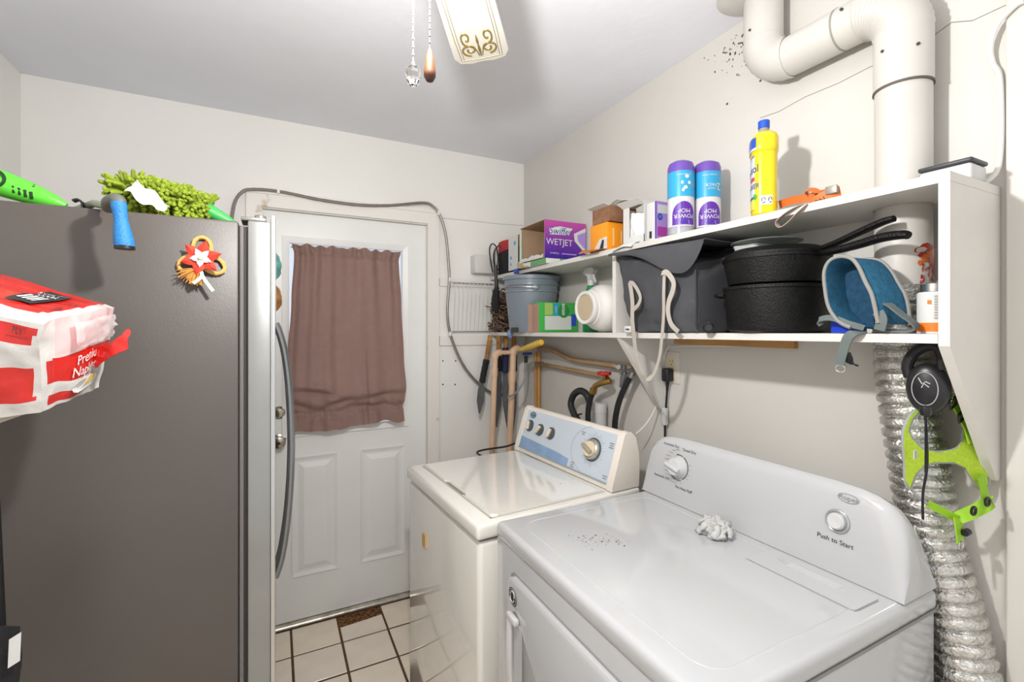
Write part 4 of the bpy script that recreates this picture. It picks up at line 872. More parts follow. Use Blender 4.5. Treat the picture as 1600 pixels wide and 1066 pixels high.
b = MB(); b.prism([(y1, z0), (y1 - .02, z0), (y1 - .02, z1 - .01), (y1, z1 - .002)], lambda y, z: (x0 - .001, y, z), lambda y, z: (x0 - .004, y, z)); tag(b.build('torn_flap', mat('pale_green_card', 'c9dcc4', .7), t, flat=True), 'pale green torn side flap')
b = MB(); b.grid(10, 4, lambda u, v: (x0 - .004 + .002 * v, y1 - .02 - u * (y1 - y0 - .03), z0 + .002 + v * (.012 + .02 * max(0, noise.noise(Vector((u * 5, 3, 1))) + .3))), thick=.001); b.build('torn_edge', PAPER, t)
# orange box
t = boxthing('orange_box', 'small orange carton with an open flap on the upper shelf', 'box', 1.158, 1.275, 1.452, 1.562, UZ + .001, 1.902, ORANGE)
b = MB(); b.add([(1.1575, 1.548, 1.79), (1.1575, 1.452, 1.79), (1.1575, 1.452, 1.845), (1.1575, 1.50, 1.84)], [(0, 1, 2, 3)]); b.build('white_print', PAPER, t, flat=True)
b = MB(); b.add([(1.1570, 1.500, 1.800), (1.1570, 1.475, 1.800), (1.1570, 1.470, 1.832), (1.1570, 1.482, 1.836)], [(0, 1, 2, 3)]); b.build('bulb_picture', DARKP, t, flat=True)
b = MB(); b.grid(8, 6, lambda u, v: (1.158 - .05 * u, 1.45 + .115 * v + .01 * u, 1.795 - .010 * u * u + .012 * math.sin(u * 3) * v), thick=.001); tag(b.build('open_flap', mat('flap_orange_brown', 'b9742f', .6), t), 'bent flap over the shelf edge')
b = MB(); qy(b, 1.4513, 1.185, 1.192, 1.81, 1.88); qy(b, 1.4513, 1.225, 1.231, 1.82, 1.87); b.build('printed_lines', mat('print_pale', 'f3d7a0', .5), t, flat=True)
b = MB(); b.rbox(1.20, 1.30, 1.567, 1.60, UZ + .001, 1.915, b=.002); tag(b.build('blue_box', SKYB), 'thin pale blue carton behind the orange box', 'box')
t = thing('kraft_tray', 'open brown carton lying on top of the orange box', 'box', (1.24, 1.50, 1.903))
z0, z1 = 1.9035, 1.965; b = MB(); x0, x1, y0, y1 = 1.165, 1.30, 1.445, 1.555
for q in ((x0, x0 + .002, y0, y1), (x1 - .002, x1, y0, y1), (x0 + .002, x1 - .002, y0, y0 + .002), (x0 + .002, x1 - .002, y1 - .002, y1)): b.box(q[0], q[1], q[2], q[3], z0, z1)
b.box(x0, x1, y0, y1, z0, z0 + .0015); b.build('tray', mat('kraft_brown', '9c7558', .8, col2='7d5238', vscale=25), t, flat=True)
b = MB(); b.grid(4, 4, lambda u, v: (x0 - .004 + (x1 - x0) * u, y0 - .045 * v, z1 + .012 * v * (1 - .3 * u)), thick=.0012); b.grid(4, 4, lambda u, v: (x0 - .03 * v, y0 + (y1 - y0) * u, z1 + .006 * v), thick=.0012); b.build('lid_flap', PAPER, t)
# white tissue box and the narrow white and purple carton
t = thing('white_box', 'open white carton stuffed with crumpled paper', 'box', (1.24, 1.30, UZ))
x0, x1, y0, y1, z0, z1 = 1.172, 1.33, 1.262, 1.376, UZ + .001, 1.932
b = MB()
b.box(x0, x0 + .002, y0, y1, z0, z0 + .035); b.box(x0, x0 + .002, y1 - .035, y1, z0 + .035, z1); b.box(x1 - .002, x1, y0, y1, z0, z1); b.box(x0, x1, y1 - .002, y1, z0, z1); b.box(x0, x1, y0, y1, z0, z0 + .002); b.box(x0, x1, y0, y0 + .002, z0, z1)
b.build('carton', PAPER, t, flat=True)
b = MB(); b.grid(6, 6, lambda u, v: (x0 + (x1 - x0) * u - .02 * v, y0 + .02 + .12 * v, z1 + .055 * math.sin(v * 2.2) * (.6 + .4 * u)), thick=.0012); b.grid(6, 6, lambda u, v: (x0 - .03 * v, y1 - (y1 - y0) * u, z1 + .016 * v), thick=.0012); b.build('top_flap', PAPER, t)
b = MB(); b.soft([(x0 + .01, y0 + .01, z0 + .01), (x1 - .01, y0 + .01, z0 + .01), (x0 + .01, y1 - .01, z0 + .01), (x1 - .01, y1 - .01, z0 + .01), (x0 + .02, y0 + .015, z1 - .03), (x1 - .02, y0 + .015, z1 - .01), (x0 + .02, y1 - .02, z1 - .02), (x1 - .02, y1 - .02, z1)], 12, .010, 3, 0, fscale=30); b.build('crumpled_paper', mat('tissue', 'f0efec', .8), t, ang=30)
b = MB(); b.grid(8, 8, lambda u, v: (x0 - .002 - .042 * v, y0 + .02 + .11 * u, z0 + .010 + .006 * math.sin(u * 4) - .022 * v * v), thick=.001); b.build('hanging_flap', mat('grey_white_card', 'd9d9d6', .6), t)
t = boxthing('purple_white_carton', 'narrow white and purple carton beside the wipes', 'box', 1.176, 1.27, 1.206, 1.255, UZ + .001, 1.926, PAPER)
b = MB(); qx(b, 1.1755, 1.206, 1.213, UZ + .001, 1.926, 0); qy(b, 1.2055, 1.176, 1.27, UZ + .001, 1.926, 1); b.build('purple_print', [PURPLE, LILAC], t, flat=True)
b = MB(); disc(b, MYf(1.2050, 1.192, 1.872) , .012, 16, 0); b.build('blue_disc', BLUE, t, flat=True); b = MB(); qx(b, 1.1750, 1.228, 1.240, 1.80, 1.825, 0); b.build('barcode', DARKP, t, flat=True); b = MB(); qy(b, 1.2050, 1.180, 1.225, 1.805, 1.838, 1); qy(b, 1.2050, 1.18, 1.24, 1.885, 1.915, 2); b.build('small_print', [BLUE, MAGENTA, PAPER, DARKP], t, flat=True)['kind'] = 'stuff'
text('11', .014, MYf(1.2046, 1.192, 1.872), PAPER, t)
# two-pack of mop wipes, standing upside down
t = thing('wipes_twin_pack', 'shrink-wrapped pair of purple-topped wipe canisters standing upside down', 'wipes', (1.225, 1.09, UZ))
CW = mat('canister_white', 'd0ced4', .3)
for k_, (cx_, cyy) in enumerate(((1.187, 1.108), (1.268, 1.072))):
    Mx = Matrix.Translation((cx_, cyy, UZ)); r_ = .0415
    b = MB(); b.lathe([(.0, .001), (.036, .001), (.0365, .024), (r_, .026), (r_, .206)], Mx, 32); can = b.build('canister', CW, t)
    b = MB(); b.lathe([(r_ + .0005, .205), (r_ + .0005, .222), (r_ - .004, .236), (r_ - .016, .243), (0, .245)], Mx, 32); b.build('purple_base', mat('purple_plastic', '6a4aa8', .3), can)
    b = MB(); b.lathe([(r_ + .0012, .003), (r_ + .0012, .027)], Mx, 32); b.build('clear_lid', glassy('clear_lid_plastic', 'dfe0e4', .3, .15), can)
    vdir = math.degrees(math.atan2(-cyy, -cx_))
    def CP(a, z, o=.0008, cx_=cx_, cyy=cyy): return Vector((cx_ + (r_ + o) * math.cos(R(a)), cyy + (r_ + o) * math.sin(R(a)), UZ + z))
    b = MB(); b.grid(24, 1, lambda u, v: CP(-180 + 360 * u, .122 + .083 * v, .0010)); b.build('blue_wrap', SKYB, can)
    ac = vdir + 14
    b = MB(); pts = []
    for q in range(13): a = math.pi * q / 12; pts.append((ac - 52 * math.cos(a), .062 + .044 * math.sin(a)))
    for i in range(12): b.add([CP(pts[i][0], .031), CP(pts[i + 1][0], .031), CP(*pts[i + 1]), CP(*pts[i])], [(0, 1, 2, 3)])
    b.build('purple_label', PURPLE, can, flat=True)
    def wrap(x, y, zc_=.07, a0=ac, o=.0016): return CP(a0 - math.degrees(x / r_), zc_ - y, o)   # turned upside down
    text('POWER', .0185, lambda x, y: wrap(x, y, .059), PAPER, can); text('MOP', .0185, lambda x, y: wrap(x, y, .076), PAPER, can)
    b = MB(); b.add([CP(ac - 24, .034, .0014), CP(ac + 24, .034, .0014), CP(ac + 20, .044, .0014), CP(ac - 18, .046, .0014)], [(0, 1, 2, 3)]); b.build('logo_ground', mat('logo_grey', 'c9c3d6', .4), can, flat=True)
    text('Swiffer', .012, lambda x, y: wrap(x, y, .040, o=.002), BLUE, can)
    if k_ == 0:
        b = MB()
        for (da, z, s_) in ((12, .185, 9), (22, .165, 7), (6, .150, 9), (-8, .166, 6), (-4, .142, 6)):
            vs = [CP(ac + da + s_ * math.cos(q * .8), z + .006 * math.sin(q * .8), .0016) for q in range(8)]; b.add(vs, [tuple(range(8))])
        b.build('floral_print', PAPER, can, flat=True); text('20', .014, lambda x, y: wrap(x, y, .160, ac + 46), ORANGE, can)
    else:
        text('2', .034, lambda x, y: wrap(x, y, .155, ac + 38, .0018), PAPER, can); text('PACK', .014, lambda x, y: wrap(x, y, .160, ac + 2, .0018), PAPER, can)
        text('PAQUET', .007, lambda x, y: wrap(x, y, .148, ac + 4, .0018), PAPER, can)
    text('ANTIBACTERIAL', .0065, lambda x, y: wrap(x, y, .192, ac - 2, .0018), PAPER, can)
# yellow cleaner bottle
t = thing('cleaner_bottle', 'yellow cleaner bottle with a blue cap on the upper shelf', 'bottle', (1.187, .817, UZ))
BC = Vector((1.187, .817, UZ)); bang = math.radians(-49)
def bsec(z, a_, b_, n=36, p=3.0):
    out = []
    for q in range(n):
        t_ = 2 * math.pi * q / n; c, s = math.cos(t_), math.sin(t_)
        x = a_ * math.copysign(abs(c) ** (2 / p), c); y = b_ * math.copysign(abs(s) ** (2 / p), s)
        out.append(BC + Vector((x * math.cos(bang) - y * math.sin(bang), x * math.sin(bang) + y * math.cos(bang), z)))
    return out
def loft(mb, secs, mi=0):
    n = len(secs[0]); o = [p for s_ in secs for p in s_]
    mb.add(o, [(i * n + j, i * n + (j + 1) % n, (i + 1) * n + (j + 1) % n, (i + 1) * n + j) for i in range(len(secs) - 1) for j in range(n)] + [tuple(range(n))[::-1], tuple((len(secs) - 1) * n + j for j in range(n))], mi)
prof = [(.001, .027, .041), (.006, .031, .0455), (.05, .031, .0455), (.12, .031, .0455), (.168, .031, .0455), (.172, .033, .049), (.178, .034, .0505), (.208, .034, .0505), (.218, .030, .044), (.228, .020, .028), (.234, .0135, .0145)]
b = MB(); loft(b, [bsec(z, a_, b_) for z, a_, b_ in prof]); bt = b.build('bottle', YELL, t)
b = MB(); b.lathe([(.0125, .234), (.0125, .243), (.0145, .243), (.0145, .2625), (.013, .264), (0, .264)], Matrix.Translation(BC), 24); b.build('cap', mat('cap_blue', '1c4fc0', .3), t)
b = MB(); b.lathe([(.0129, .2335), (.0129, .2425)], Matrix.Translation(BC), 24); b.build('neck_ring', glassy('neck_clear', 'dcd8c0', .4), t)
def BS(u, z, o=.0008, a_=.031, b_=.0455, p=3.0):     # u in turns around the section
    t_ = 2 * math.pi * u; c, s = math.cos(t_), math.sin(t_)
    x = (a_ + o) * math.copysign(abs(c) ** (2 / p), c); y = (b_ + o) * math.copysign(abs(s) ** (2 / p), s)
    return BC + Vector((x * math.cos(bang) - y * math.sin(bang), x * math.sin(bang) + y * math.cos(bang), z))
b = MB()
def patch(u0, u1, z0, z1, mi, o=.0009, a_=.031, b_=.0455, sl=0.): b.grid(16, 1, lambda u, v: BS(u0 + (u1 - u0) * u, z0 + (z1 - z0) * v + sl * (1 - u), o, a_, b_), mi)
patch(.45, .625, .050, .160, 0); patch(.45, .635, .018, .049, 1)
patch(.43, .655, .180, .207, 2, .0010, .034, .0505); patch(.43, .665, .174, .180, 0, .0010, .034, .0505)
b.build('front_label', [mat('label_pale', 'cdd0d6', .3), mat('label_lemon', 'e8e04a', .3), mat('label_blue', '2450b5', .3)], bt)
b = MB(); patch(.50, .618, .094, .104, 0, .0016); b.build('red_band', mat('label_red', 'c23a35', .3), bt)
b = MB(); patch(.50, .615, .046, .052, 0, .0016); patch(.47, .62, .158, .1605, 0, .0014); b.build('label_bars', mat('label_navy', '2c3e78', .4), bt)
b = MB(); vs = [BS(.625 + .035 * math.cos(q * .7), .050 + .008 * math.sin(q * .7), .0018) for q in range(9)]; b.add(vs, [tuple(range(9))]); b.build('lime_leaf', GREEN, bt, flat=True)
def bw(u0, zc_, o=.0019): return lambda x, y: BS(u0 + x / .22, zc_ + y, o)
text('Lysol', .030, bw(.545, .125), mat('label_navy', '2c3e78', .4), bt); text('POWER', .020, bw(.540, .078), mat('label_navy', '2c3e78', .4), bt)
b = MB(); patch(.71, .80, .026, .050, 0, .0010); b.build('recycle_label', mat('label_grey', 'd9d9dc', .4), bt)
b = MB()
for u_ in (.735, .775):
    for q in range(3):
        a0 = q * 2.094
        b.tube([BS(u_ + .0135 * math.cos(a0 + e), .038 + .0075 * math.sin(a0 + e), .0018) for e in (0, .5, 1.0, 1.5)], .0009, 4)
b.build('recycle_mark', DARKP, bt)
# orange printed lead
t = thing('orange_lead', 'orange printed strap bundled at the upper shelf edge', 'strap', (1.19, .67, UZ))
ORS = mat('orange_strap', 'c96a2c', .6, col2='5a2a17', vscale=45, thr=(.36, .40)); GRS = mat('strap_back', '9c8c80', .7)
S_ = lambda px, py, X: onX(px, py, X)
b = MB(); b.ribbon(spline([S_(1218, 320, 1.21), S_(1235, 314, 1.20), S_(1262, 309, 1.19), S_(1290, 302, 1.20), S_(1312, 298, 1.21)], 6), (-.3, 0, 1), .020, .002); b.build('strap_back_run', ORS, t)
b = MB(); b.ribbon(spline([S_(1264, 322, 1.155), S_(1278, 312, 1.150), S_(1298, 302, 1.155), S_(1313, 298, 1.165)], 6), (0, .35, 1), .024, .002); o = b.build('strap_front_run', ORS, t)
b = MB(); b.ribbon(spline([S_(1259, 304, 1.18), S_(1262, 297, 1.18), S_(1272, 297, 1.18), S_(1280, 304, 1.175), S_(1270, 313, 1.165)], 6), (.8, 0, .5), .018, .002); b.build('strap_curl', ORS, t)
b = MB(); pts = spline([S_(1266, 316, 1.15), S_(1240, 326, 1.135), S_(1220, 340, 1.13), S_(1214, 349, 1.128), S_(1220, 355, 1.127), S_(1232, 348, 1.127), S_(1248, 332, 1.13), S_(1262, 320, 1.14)], 6); b.ribbon(pts, (1, 0, .15), .014, .0018); b.build('hanging_loop', GRS, t)
b = MB(); p = S_(1300, 297, 1.152); b.rbox(p.x - .004, p.x + .004, p.y - .012, p.y + .014, p.z - .009, p.z + .010, b=.002); b.build('buckle', mat('buckle_grey', '9b958c', .4, .5), t)
text('RN', .017, frame(S_(1281, 314, 1.1475), S_(1298, 303, 1.150) - S_(1270, 318, 1.150), (0, 0, 1)), DARKP, t)
# white device at the shelf end
t = thing('power_adapter', 'white box-shaped device with a dark top at the near shelf end', 'device', (1.215, .445, UZ))
b = MB(); b.rbox(1.245, 1.318, .412, .498, UZ + .001, UZ + .036, b=.006, seg=3); b.build('housing', WPLAS, t)
b = MB(); b.rbox(1.243, 1.320, .410, .500, UZ + .0365, UZ + .046, b=.004, seg=3); b.build('dark_cover', mat('cover_dark', '38393f', .4), t)

# ------------------------------------------------------------------ things on the lower shelf
t = thing('shaggy_mop_head', 'brown shaggy mop head piled at the far end of the lower shelf', 'mop head', (1.23, 2.42, LZ(2.42)))
random.seed(17); b = MB()
for q in range(300):
    zc_ = random.uniform(0, 1); cx_ = 1.178 + random.gauss(0, .035); cyy = 2.430 + random.gauss(0, .028) * (1.2 - .6 * zc_); r_ = .060 * (1.1 - .55 * zc_)
    a = random.uniform(0, 6.28); p0 = Vector((cx_, cyy, 1.475 + zc_ * .22)); pts = [p0]
    for s_ in range(4):
        a += random.uniform(-1, 1); p0 = p0 + Vector((math.cos(a) * .018, math.sin(a) * .014, random.uniform(-.018, .012))); p0.z = max(p0.z, 1.464); p0.y = min(p0.y, 2.484); p0.x = min(max(p0.x, 1.100 + .04 * zc_), 1.365); pts.append(p0)
    b.tube(pts, .0042, 5, mi=q % 3)
b.build('strands', [mat('strand_a', '6a5443', .95), mat('strand_b', '54402f', .95), mat('strand_c', '80695a', .95)], t)['kind'] = 'stuff'
t = thing('plastic_bucket', 'grey plastic bucket on the lower shelf', 'bucket', (1.212, 2.155, LZ(2.155)))
BKT = mat('bucket_grey', '7d8791', .32, var=.05, vscale=5)
zb = LZ(2.155) + .001; Mx = Matrix.Translation((1.212, 2.155, zb))
b = MB(); b.lathe([(0, .012), (.100, .012), (.100, 0), (.110, 0), (.116, .02), (.137, .205), (.142, .207), (.142, .217), (.138, .219), (.140, .240), (.147, .242), (.147, .252), (.143, .254), (.144, .270), (.152, .272), (.153, .290), (.148, .292), (.138, .286), (.108, .016), (0, .016)], Mx, 48); b.build('pail', BKT, t)
for sg in (-1, 1):
    dd_ = Vector((.55 * sg, -.83 * sg * .9, 0)).normalized() if False else Vector((-.35, -.94, 0)).normalized() * sg
    b = MB(); p = Vector((1.212, 2.155, zb + .230)) + dd_ * .143; b.lathe([(.016, 0), (.016, .008), (.010, .012), (0, .012)], alongaxis(p, dd_), 14); b.build('handle_boss', BKT, t)
b = MB(); b.tube([Vector((1.212, 2.155, zb + .238)) + Vector((.1535 * math.cos(a), .1535 * math.sin(a), -.012 * abs(math.sin(a)))) for a in [R(x) for x in range(100, 262, 9)]], .0025, 6); b.build('bail_wire', STEEL, t)
b = MB(); b.prism(rrect(-.035, .035, 0, .024, .008, 3), lambda u, z: (1.212 - .113 + abs(u) * .15, 2.13 + u, zb + z + .001), lambda u, z: (1.212 - .121 + abs(u) * .15, 2.13 + u, zb + z + .001)); b.build('foot_grip', FRDK, t, flat=True)
t = boxthing('green_box', 'green and white refill carton in front of the bucket', 'box', 1.142, 1.366, 1.948, 2.014, LZ(1.95) + .001, LZ(1.95) + .148, GREEN)
z0 = LZ(1.95) + .001; Y_ = 1.9474; x0 = 1.142
b = MB(); qy(b, Y_, x0 + .03, x0 + .185, z0 + .012, z0 + .080, 0); qy(b, Y_, x0 + .03, x0 + .075, z0 + .085, z0 + .143, 1); qy(b, Y_, x0 + .082, x0 + .108, z0 + .082, z0 + .143, 2); qy(b, Y_ - .0003, x0 + .13, x0 + .145, z0 + .085, z0 + .142, 3); qy(b, Y_ - .0003, x0 + .185, x0 + .215, z0 + .03, z0 + .09, 4)
b.build('printed_panels', [mat('panel_grey_white', 'd3d5d0', .5), mat('panel_lime', 'a5c46a', .5), SKYB, PAPER, BLUE], t, flat=True)
b = MB(); disc(b, MYf(Y_ - .0001, x0 + .14, z0 + .105), .034, 24); b.build('dark_green_disc', mat('deep_green', '2c8a43', .45), t, flat=True)
text('Swiffer', .018, frame((x0 + .1375, Y_ - .0007, z0 + .114), (0, 0, 1), (-1, 0, 0)), mat('deep_green', '2c8a43', .45), t)
text('Refills', .014, frame((x0 + .095, Y_ - .0007, z0 + .113), (0, 0, 1), (-1, 0, 0)), PAPER, t)
b = MB(); b.box(x0 - .004, x0 - .0005, 1.952, 2.010, z0, z0 + .14); b.box(x0 - .03, x0 - .005, 2.008, 2.010, z0 + .001, z0 + .138); b.build('open_flaps', mat('kraft_pink', 'a98a7a', .85), t, flat=True)
# white jug on its side
t = thing('white_jug', 'large white plastic jug lying with its open mouth forward', 'jug', (1.23, 1.51, LZ(1.51)))
JZ = LZ(1.51) + .0985; JM = alongaxis((1.085, 1.503, JZ + .001), (1, 0, 0))
b = MB(); b.lathe([(.050, .055), (.052, .002), (.055, 0), (.064, 0), (.066, .003), (.066, .016), (.063, .018), (.063, .024), (.070, .026), (.072, .034), (.078, .044), (.089, .060), (.0955, .085), (.097, .12), (.097, .24), (.090, .270), (.07, .280), (0, .280)], JM, 48); jg = b.build('jug_body', mat('jug_white', 'd9d7d2', .35), t)
b = MB(); b.lathe([(.051, .004), (.056, .03), (.060, .06), (.06, .075), (0, .075)], JM, 32); b.build('inside', mat('jug_inside', 'b9a88e', .6), jg)
b = MB(); b.tube(spline([(1.20, 1.424, JZ + .060), (1.21, 1.405, JZ + .045), (1.215, 1.402, JZ + .0), (1.212, 1.404, JZ - .03)], 6), .006, 8); b.build('handle_ridge', mat('jug_white', 'd9d7d2', .35), jg)
b = MB()
for q in range(9):
    pass
def JP(a, x, o=.001): return Vector((x, 1.503 + (.0965 + o) * math.cos(R(a)), JZ + .001 + (.0965 + o) * math.sin(R(a))))
b = MB(); b.grid(8, 2, lambda u, v: JP(150 + 48 * u if False else 345 - 35 * u + 180 * 0, 1.175 + .03 * v, .0012)); 
b = MB(); b.grid(10, 2, lambda u, v: JP(200 - 38 * u, 1.165 + .028 * v, .0012)); b.build('green_label', GREEN, jg)
# spray bottle
t = thing('spray_bottle', 'green spray bottle with a white trigger head behind the jug', 'spray bottle', (1.29, 1.735, LZ(1.735)))
z0 = LZ(1.735) + .001; Mx = Matrix.Translation((1.29, 1.735, z0))
b = MB(); b.lathe([(0, 0), (.036, 0), (.038, .006), (.038, .11), (.034, .15), (.020, .20), (.014, .222), (0, .222)], Mx, 28); b.build('bottle', mat('green_bottle', '1f8a4d', .3), t)
b = MB(); b.lathe([(.017, .214), (.017, .236), (.013, .240), (0, .24)], Mx, 20)
SP = lambda dy, dz, dx=0: Vector((1.29 + dx, 1.735 + dy, z0 + dz))
hp = [(.042, .268), (.046, .278), (.040, .288), (.015, .295), (-.025, .294), (-.036, .284), (-.030, .272), (-.012, .262), (-.010, .238), (.012, .238), (.015, .258), (.026, .262)]
b.prism(hp, lambda y, z: SP(y, z, -.011), lambda y, z: SP(y, z, .011)); b.build('spray_head', WPLAS, t, ang=25)
b = MB(); b.tube(spline([SP(-.020, .264), SP(-.026, .245), SP(-.038, .225)], 5), [.006] * 11, 8); b.build('trigger', WPLAS, t)
# grey canvas bag
t = thing('canvas_bag', 'dark grey canvas tote with pale straps filling the middle of the lower shelf', 'bag', (1.24, 1.18, LZ(1.18)))
CANV = mat('grey_canvas', '45464a', .85, var=.1, vscale=12, bump=.35, bscale=300)
zb = LZ(1.2) + .003; xf, xb = 1.122, 1.345
b = MB(); b.soft([(xf + .012, .990, zb), (xb, .985, zb), (xf + .02, 1.290, zb), (xb, 1.345, zb), (xf, .992, 1.672), (xb, .985, 1.742), (xf + .012, 1.362, 1.752), (xb, 1.360, 1.754)], 30, .013, 6, .016, fscale=11)
for i, v in enumerate(b.v): v.y = max(min(v.y, 1.374), .986); v.z = min(max(v.z, zb), 1.762); v.x = min(v.x, 1.37)
b.build('bag_body', CANV, t, ang=80, weld=True)
def flapf(u, v):      # flap draped from the back top edge over the front, u across, v from back to front
    y = 1.368 - .415 * u
    fall = .088 * max(0, math.sin(math.pi * u ** 2.9)) ** .85 - .004
    z = 1.7625 - .016 * u; x = xb - .01 - (xb - xf - .01) * min(1, v / .6)
    if v > .6: t_ = (v - .6) / .4; x -= .014 * math.sin(t_ * 2) + .010; z -= (fall + .012) * t_
    else: x -= .008 * v
    return (x, y - .012 * v * u, z + .0035 * noise.noise(Vector((u * 6, v * 4, 2))) - .003)
b = MB(); b.grid(36, 20, flapf, thick=.003); b.build('bag_flap', CANV, t, ang=60)
b = MB(); b.tube([(xf - .002, .990, zb + .02), (xf - .009, .982, 1.56), (xf - .004, .988, 1.66)], .003, 6); b.build('seam', mat('seam_dark', '3b3d42', .9), t)
STR = mat('strap_cream', 'b9b2a8', .8, bump=.3, bscale=300)
def SB(px, py, X=1.085): return onX(px, py, X)
b = MB(); b.ribbon(spline([SB(984, 441, 1.105), SB(988, 470, 1.10), SB(988, 500, 1.10), SB(991, 530, 1.105), SB(994, 560, 1.11), SB(1001, 582, 1.115), SB(1012, 592, 1.118), SB(1022, 584, 1.118), SB(1030, 560, 1.114), SB(1034, 530, 1.108), SB(1037, 490, 1.10), SB(1037, 460, 1.095), SB(1038, 427, 1.097)], 6), [Vector((0, 1, .25))] * 0 or (.15, 1, .1), [.020] * 40 + [.013] * 33, .002); b.build('hanging_strap', STR, t)
b = MB(); b.ribbon(spline([SB(1034, 427, 1.097), SB(1042, 426, 1.092), SB(1052, 440, 1.086), SB(1051, 455, 1.088), SB(1045, 472, 1.094), SB(1044, 490, 1.098), SB(1049, 507, 1.10), SB(1060, 519, 1.106)], 6), (.1, 1, -.35), .017, .002); b.build('side_strap', STR, t)
b = MB(); b.ribbon(spline([SB(983, 442, 1.105), SB(990, 444, 1.098), SB(1000, 462, 1.09), SB(998, 475, 1.092), SB(990, 484, 1.10)], 6), (.2, 1, -.2), .014, .002); b.build('folded_strap', STR, t)
b = MB(); p = SB(981, 515, 1.118); b.rbox(p.x - .003, p.x + .001, p.y - .018, p.y + .016, p.z - .010, p.z + .012, b=.001); o = b.build('care_tag', PAPER, t)
b = MB(); qx(b, p.x - .0035, p.y - .012, p.y + .008, p.z - .002, p.z + .003); b.build('tag_print', DARKP, o, flat=True)
# cast-iron cookware
PC = Vector((1.242, .822, 0)); zb = LZ(.82)
t = thing('dutch_oven', 'black cast-iron pot at the bottom of the cookware stack', 'pot', (PC.x, PC.y, zb))
Mx = Matrix.Translation((PC.x, PC.y, zb + .001))
b = MB(); b.lathe([(0, 0), (.105, 0), (.118, .006), (.122, .02), (.129, .118), (.1335, .119), (.1335, .127), (.125, .127), (.119, .02), (0, .008)], Mx, 56); b.build('pot_body', IRON, t)
for sg in (1, -1):
    b = MB(); dd_ = Vector((-.45, .89, 0)) * sg; sd = Vector((-.89, -.45, 0)); c0 = Vector((PC.x, PC.y, zb + .108)) + dd_ * .125
    b.tube(spline([c0 + sd * .035, c0 + dd_ * .022 + sd * .028, c0 + dd_ * .026, c0 + dd_ * .022 - sd * .028, c0 - sd * .035], 5), .0055, 8); b.build('loop_handle', IRON, t)
z1 = zb + .1295
t = thing('deep_skillet', 'black deep cast-iron skillet stacked on the pot', 'skillet', (PC.x, PC.y, z1))
b = MB(); b.lathe([(0, 0), (.108, 0), (.118, .006), (.131, .070), (.1345, .071), (.1345, .079), (.128, .079), (.115, .010), (0, .006)], Matrix.Translation((PC.x, PC.y, z1)), 56); b.build('pan_body', IRON, t)
b = MB(); hp = [(PC.x - .012, PC.y - .128, z1 + .074), (1.215, .66, z1 + .073), (1.205, .60, z1 + .078), (1.195, .545, z1 + .085), (1.188, .505, z1 + .084), (1.186, .492, z1 + .080)]
pts = spline(hp, 5); b.tube(pts, [.010 + .004 * math.sin(i / len(pts) * 3.0) for i in range(len(pts))], 10, flat=.75); b.build('handle', IRON, t)
z2 = z1 + .0805
t = thing('shallow_skillet', 'black shallow skillet resting upside down on top of the stack', 'skillet', (PC.x, PC.y, z2))
b = MB(); b.lathe([(.124, 0), (.131, 0), (.130, .006), (.108, .021), (0, .023), (0, .018), (.104, .016)], Matrix.Translation((PC.x + .003, PC.y, z2)), 56); b.build('pan_body', IRON, t)
b = MB(); hp = [(PC.x + .0, PC.y - .126, z2 + .008), (1.235, .655, z2 + .016), (1.228, .60, z2 + .032), (1.222, .555, z2 + .044), (1.220, .532, z2 + .047)]
pts = spline(hp, 5); b.tube(pts, [.009 + .0025 * math.sin(i / len(pts) * 3.0) for i in range(len(pts))], 10, flat=.75); b.build('handle', IRON, t)
z3 = z2 + .0235
b = MB(); b.prism(rrect(1.20, 1.31, .85, .93, .015, 4), lambda x, y: (1.255 + (x - 1.255) * .88, .89 + (y - .89) * .88, z3), lambda x, y: (x, y, z3 + .020)); tag(b.build('white_tub', WPLAS, ang=30), 'shallow white tub on top of the skillets', 'tub')
b = MB(); b.lathe([(0, 0), (.070, .001), (.092, .005), (.093, .007), (.070, .0035), (0, .0025)], Matrix.Translation((1.262, .862, z3 + .0205)), 40); tag(b.build('glass_plate', glassy('lid_glass', 'cfd8d2', .35, .05)), 'flat clear glass plate lying on the white tub', 'plate')
b = MB(); Mx = alongaxis((1.128, .948, LZ(.96) + .017), (-.8, -.6, 0)); b.lathe([(.010, -.03), (.010, .0), (.016, .002), (.016, .018), (.011, .022), (.011, .018), (0, .018)], Mx, 16)
for q in range(8): b.rbox(-.002, .002, .0145, .0175, .003, .017, b=.0005, seg=1, M=Mx @ Matrix.Rotation(q * .785, 4, 'Z'))
tag(b.build('ribbed_torch', BLACK), 'small black ribbed torch between the grey bag and the pots', 'torch')
# blue harness
t = thing('blue_harness', 'blue mesh dog harness with grey trim slumped beside the pots', 'harness', (1.14, .57, LZ(.57)))
BLM = mat('blue_mesh', '1d5b7a', .85, var=.25, vscale=90, bump=.5, bscale=300); GTR = mat('grey_trim', '8d8c88', .8, bump=.3, bscale=300); GST = mat('grey_green_strap', '616a69', .8)
HB = lambda px, py, X: onX(px, py, X)
front = [(1329, 512), (1310, 502), (1295, 480), (1289, 450), (1288, 425), (1296, 408), (1312, 401), (1330, 404), (1342, 418), (1352, 440), (1362, 460), (1368, 485), (1372, 505)]
fpts = spline([HB(x, y, 1.128) for x, y in front], 4)
bpts = [p + Vector((.070, -.020 + .010 * math.sin(i * .12), -.004)) for i, p in enumerate(fpts)]
b = MB(); n_ = len(fpts) - 1
def vest(u, v):
    i = min(int(u * n_), n_ - 1); f_ = u * n_ - i; p = fpts[i].lerp(fpts[i + 1], f_); q = bpts[i].lerp(bpts[i + 1], f_); r_ = p.lerp(q, v); r_.x -= .008 * math.sin(math.pi * v); return r_
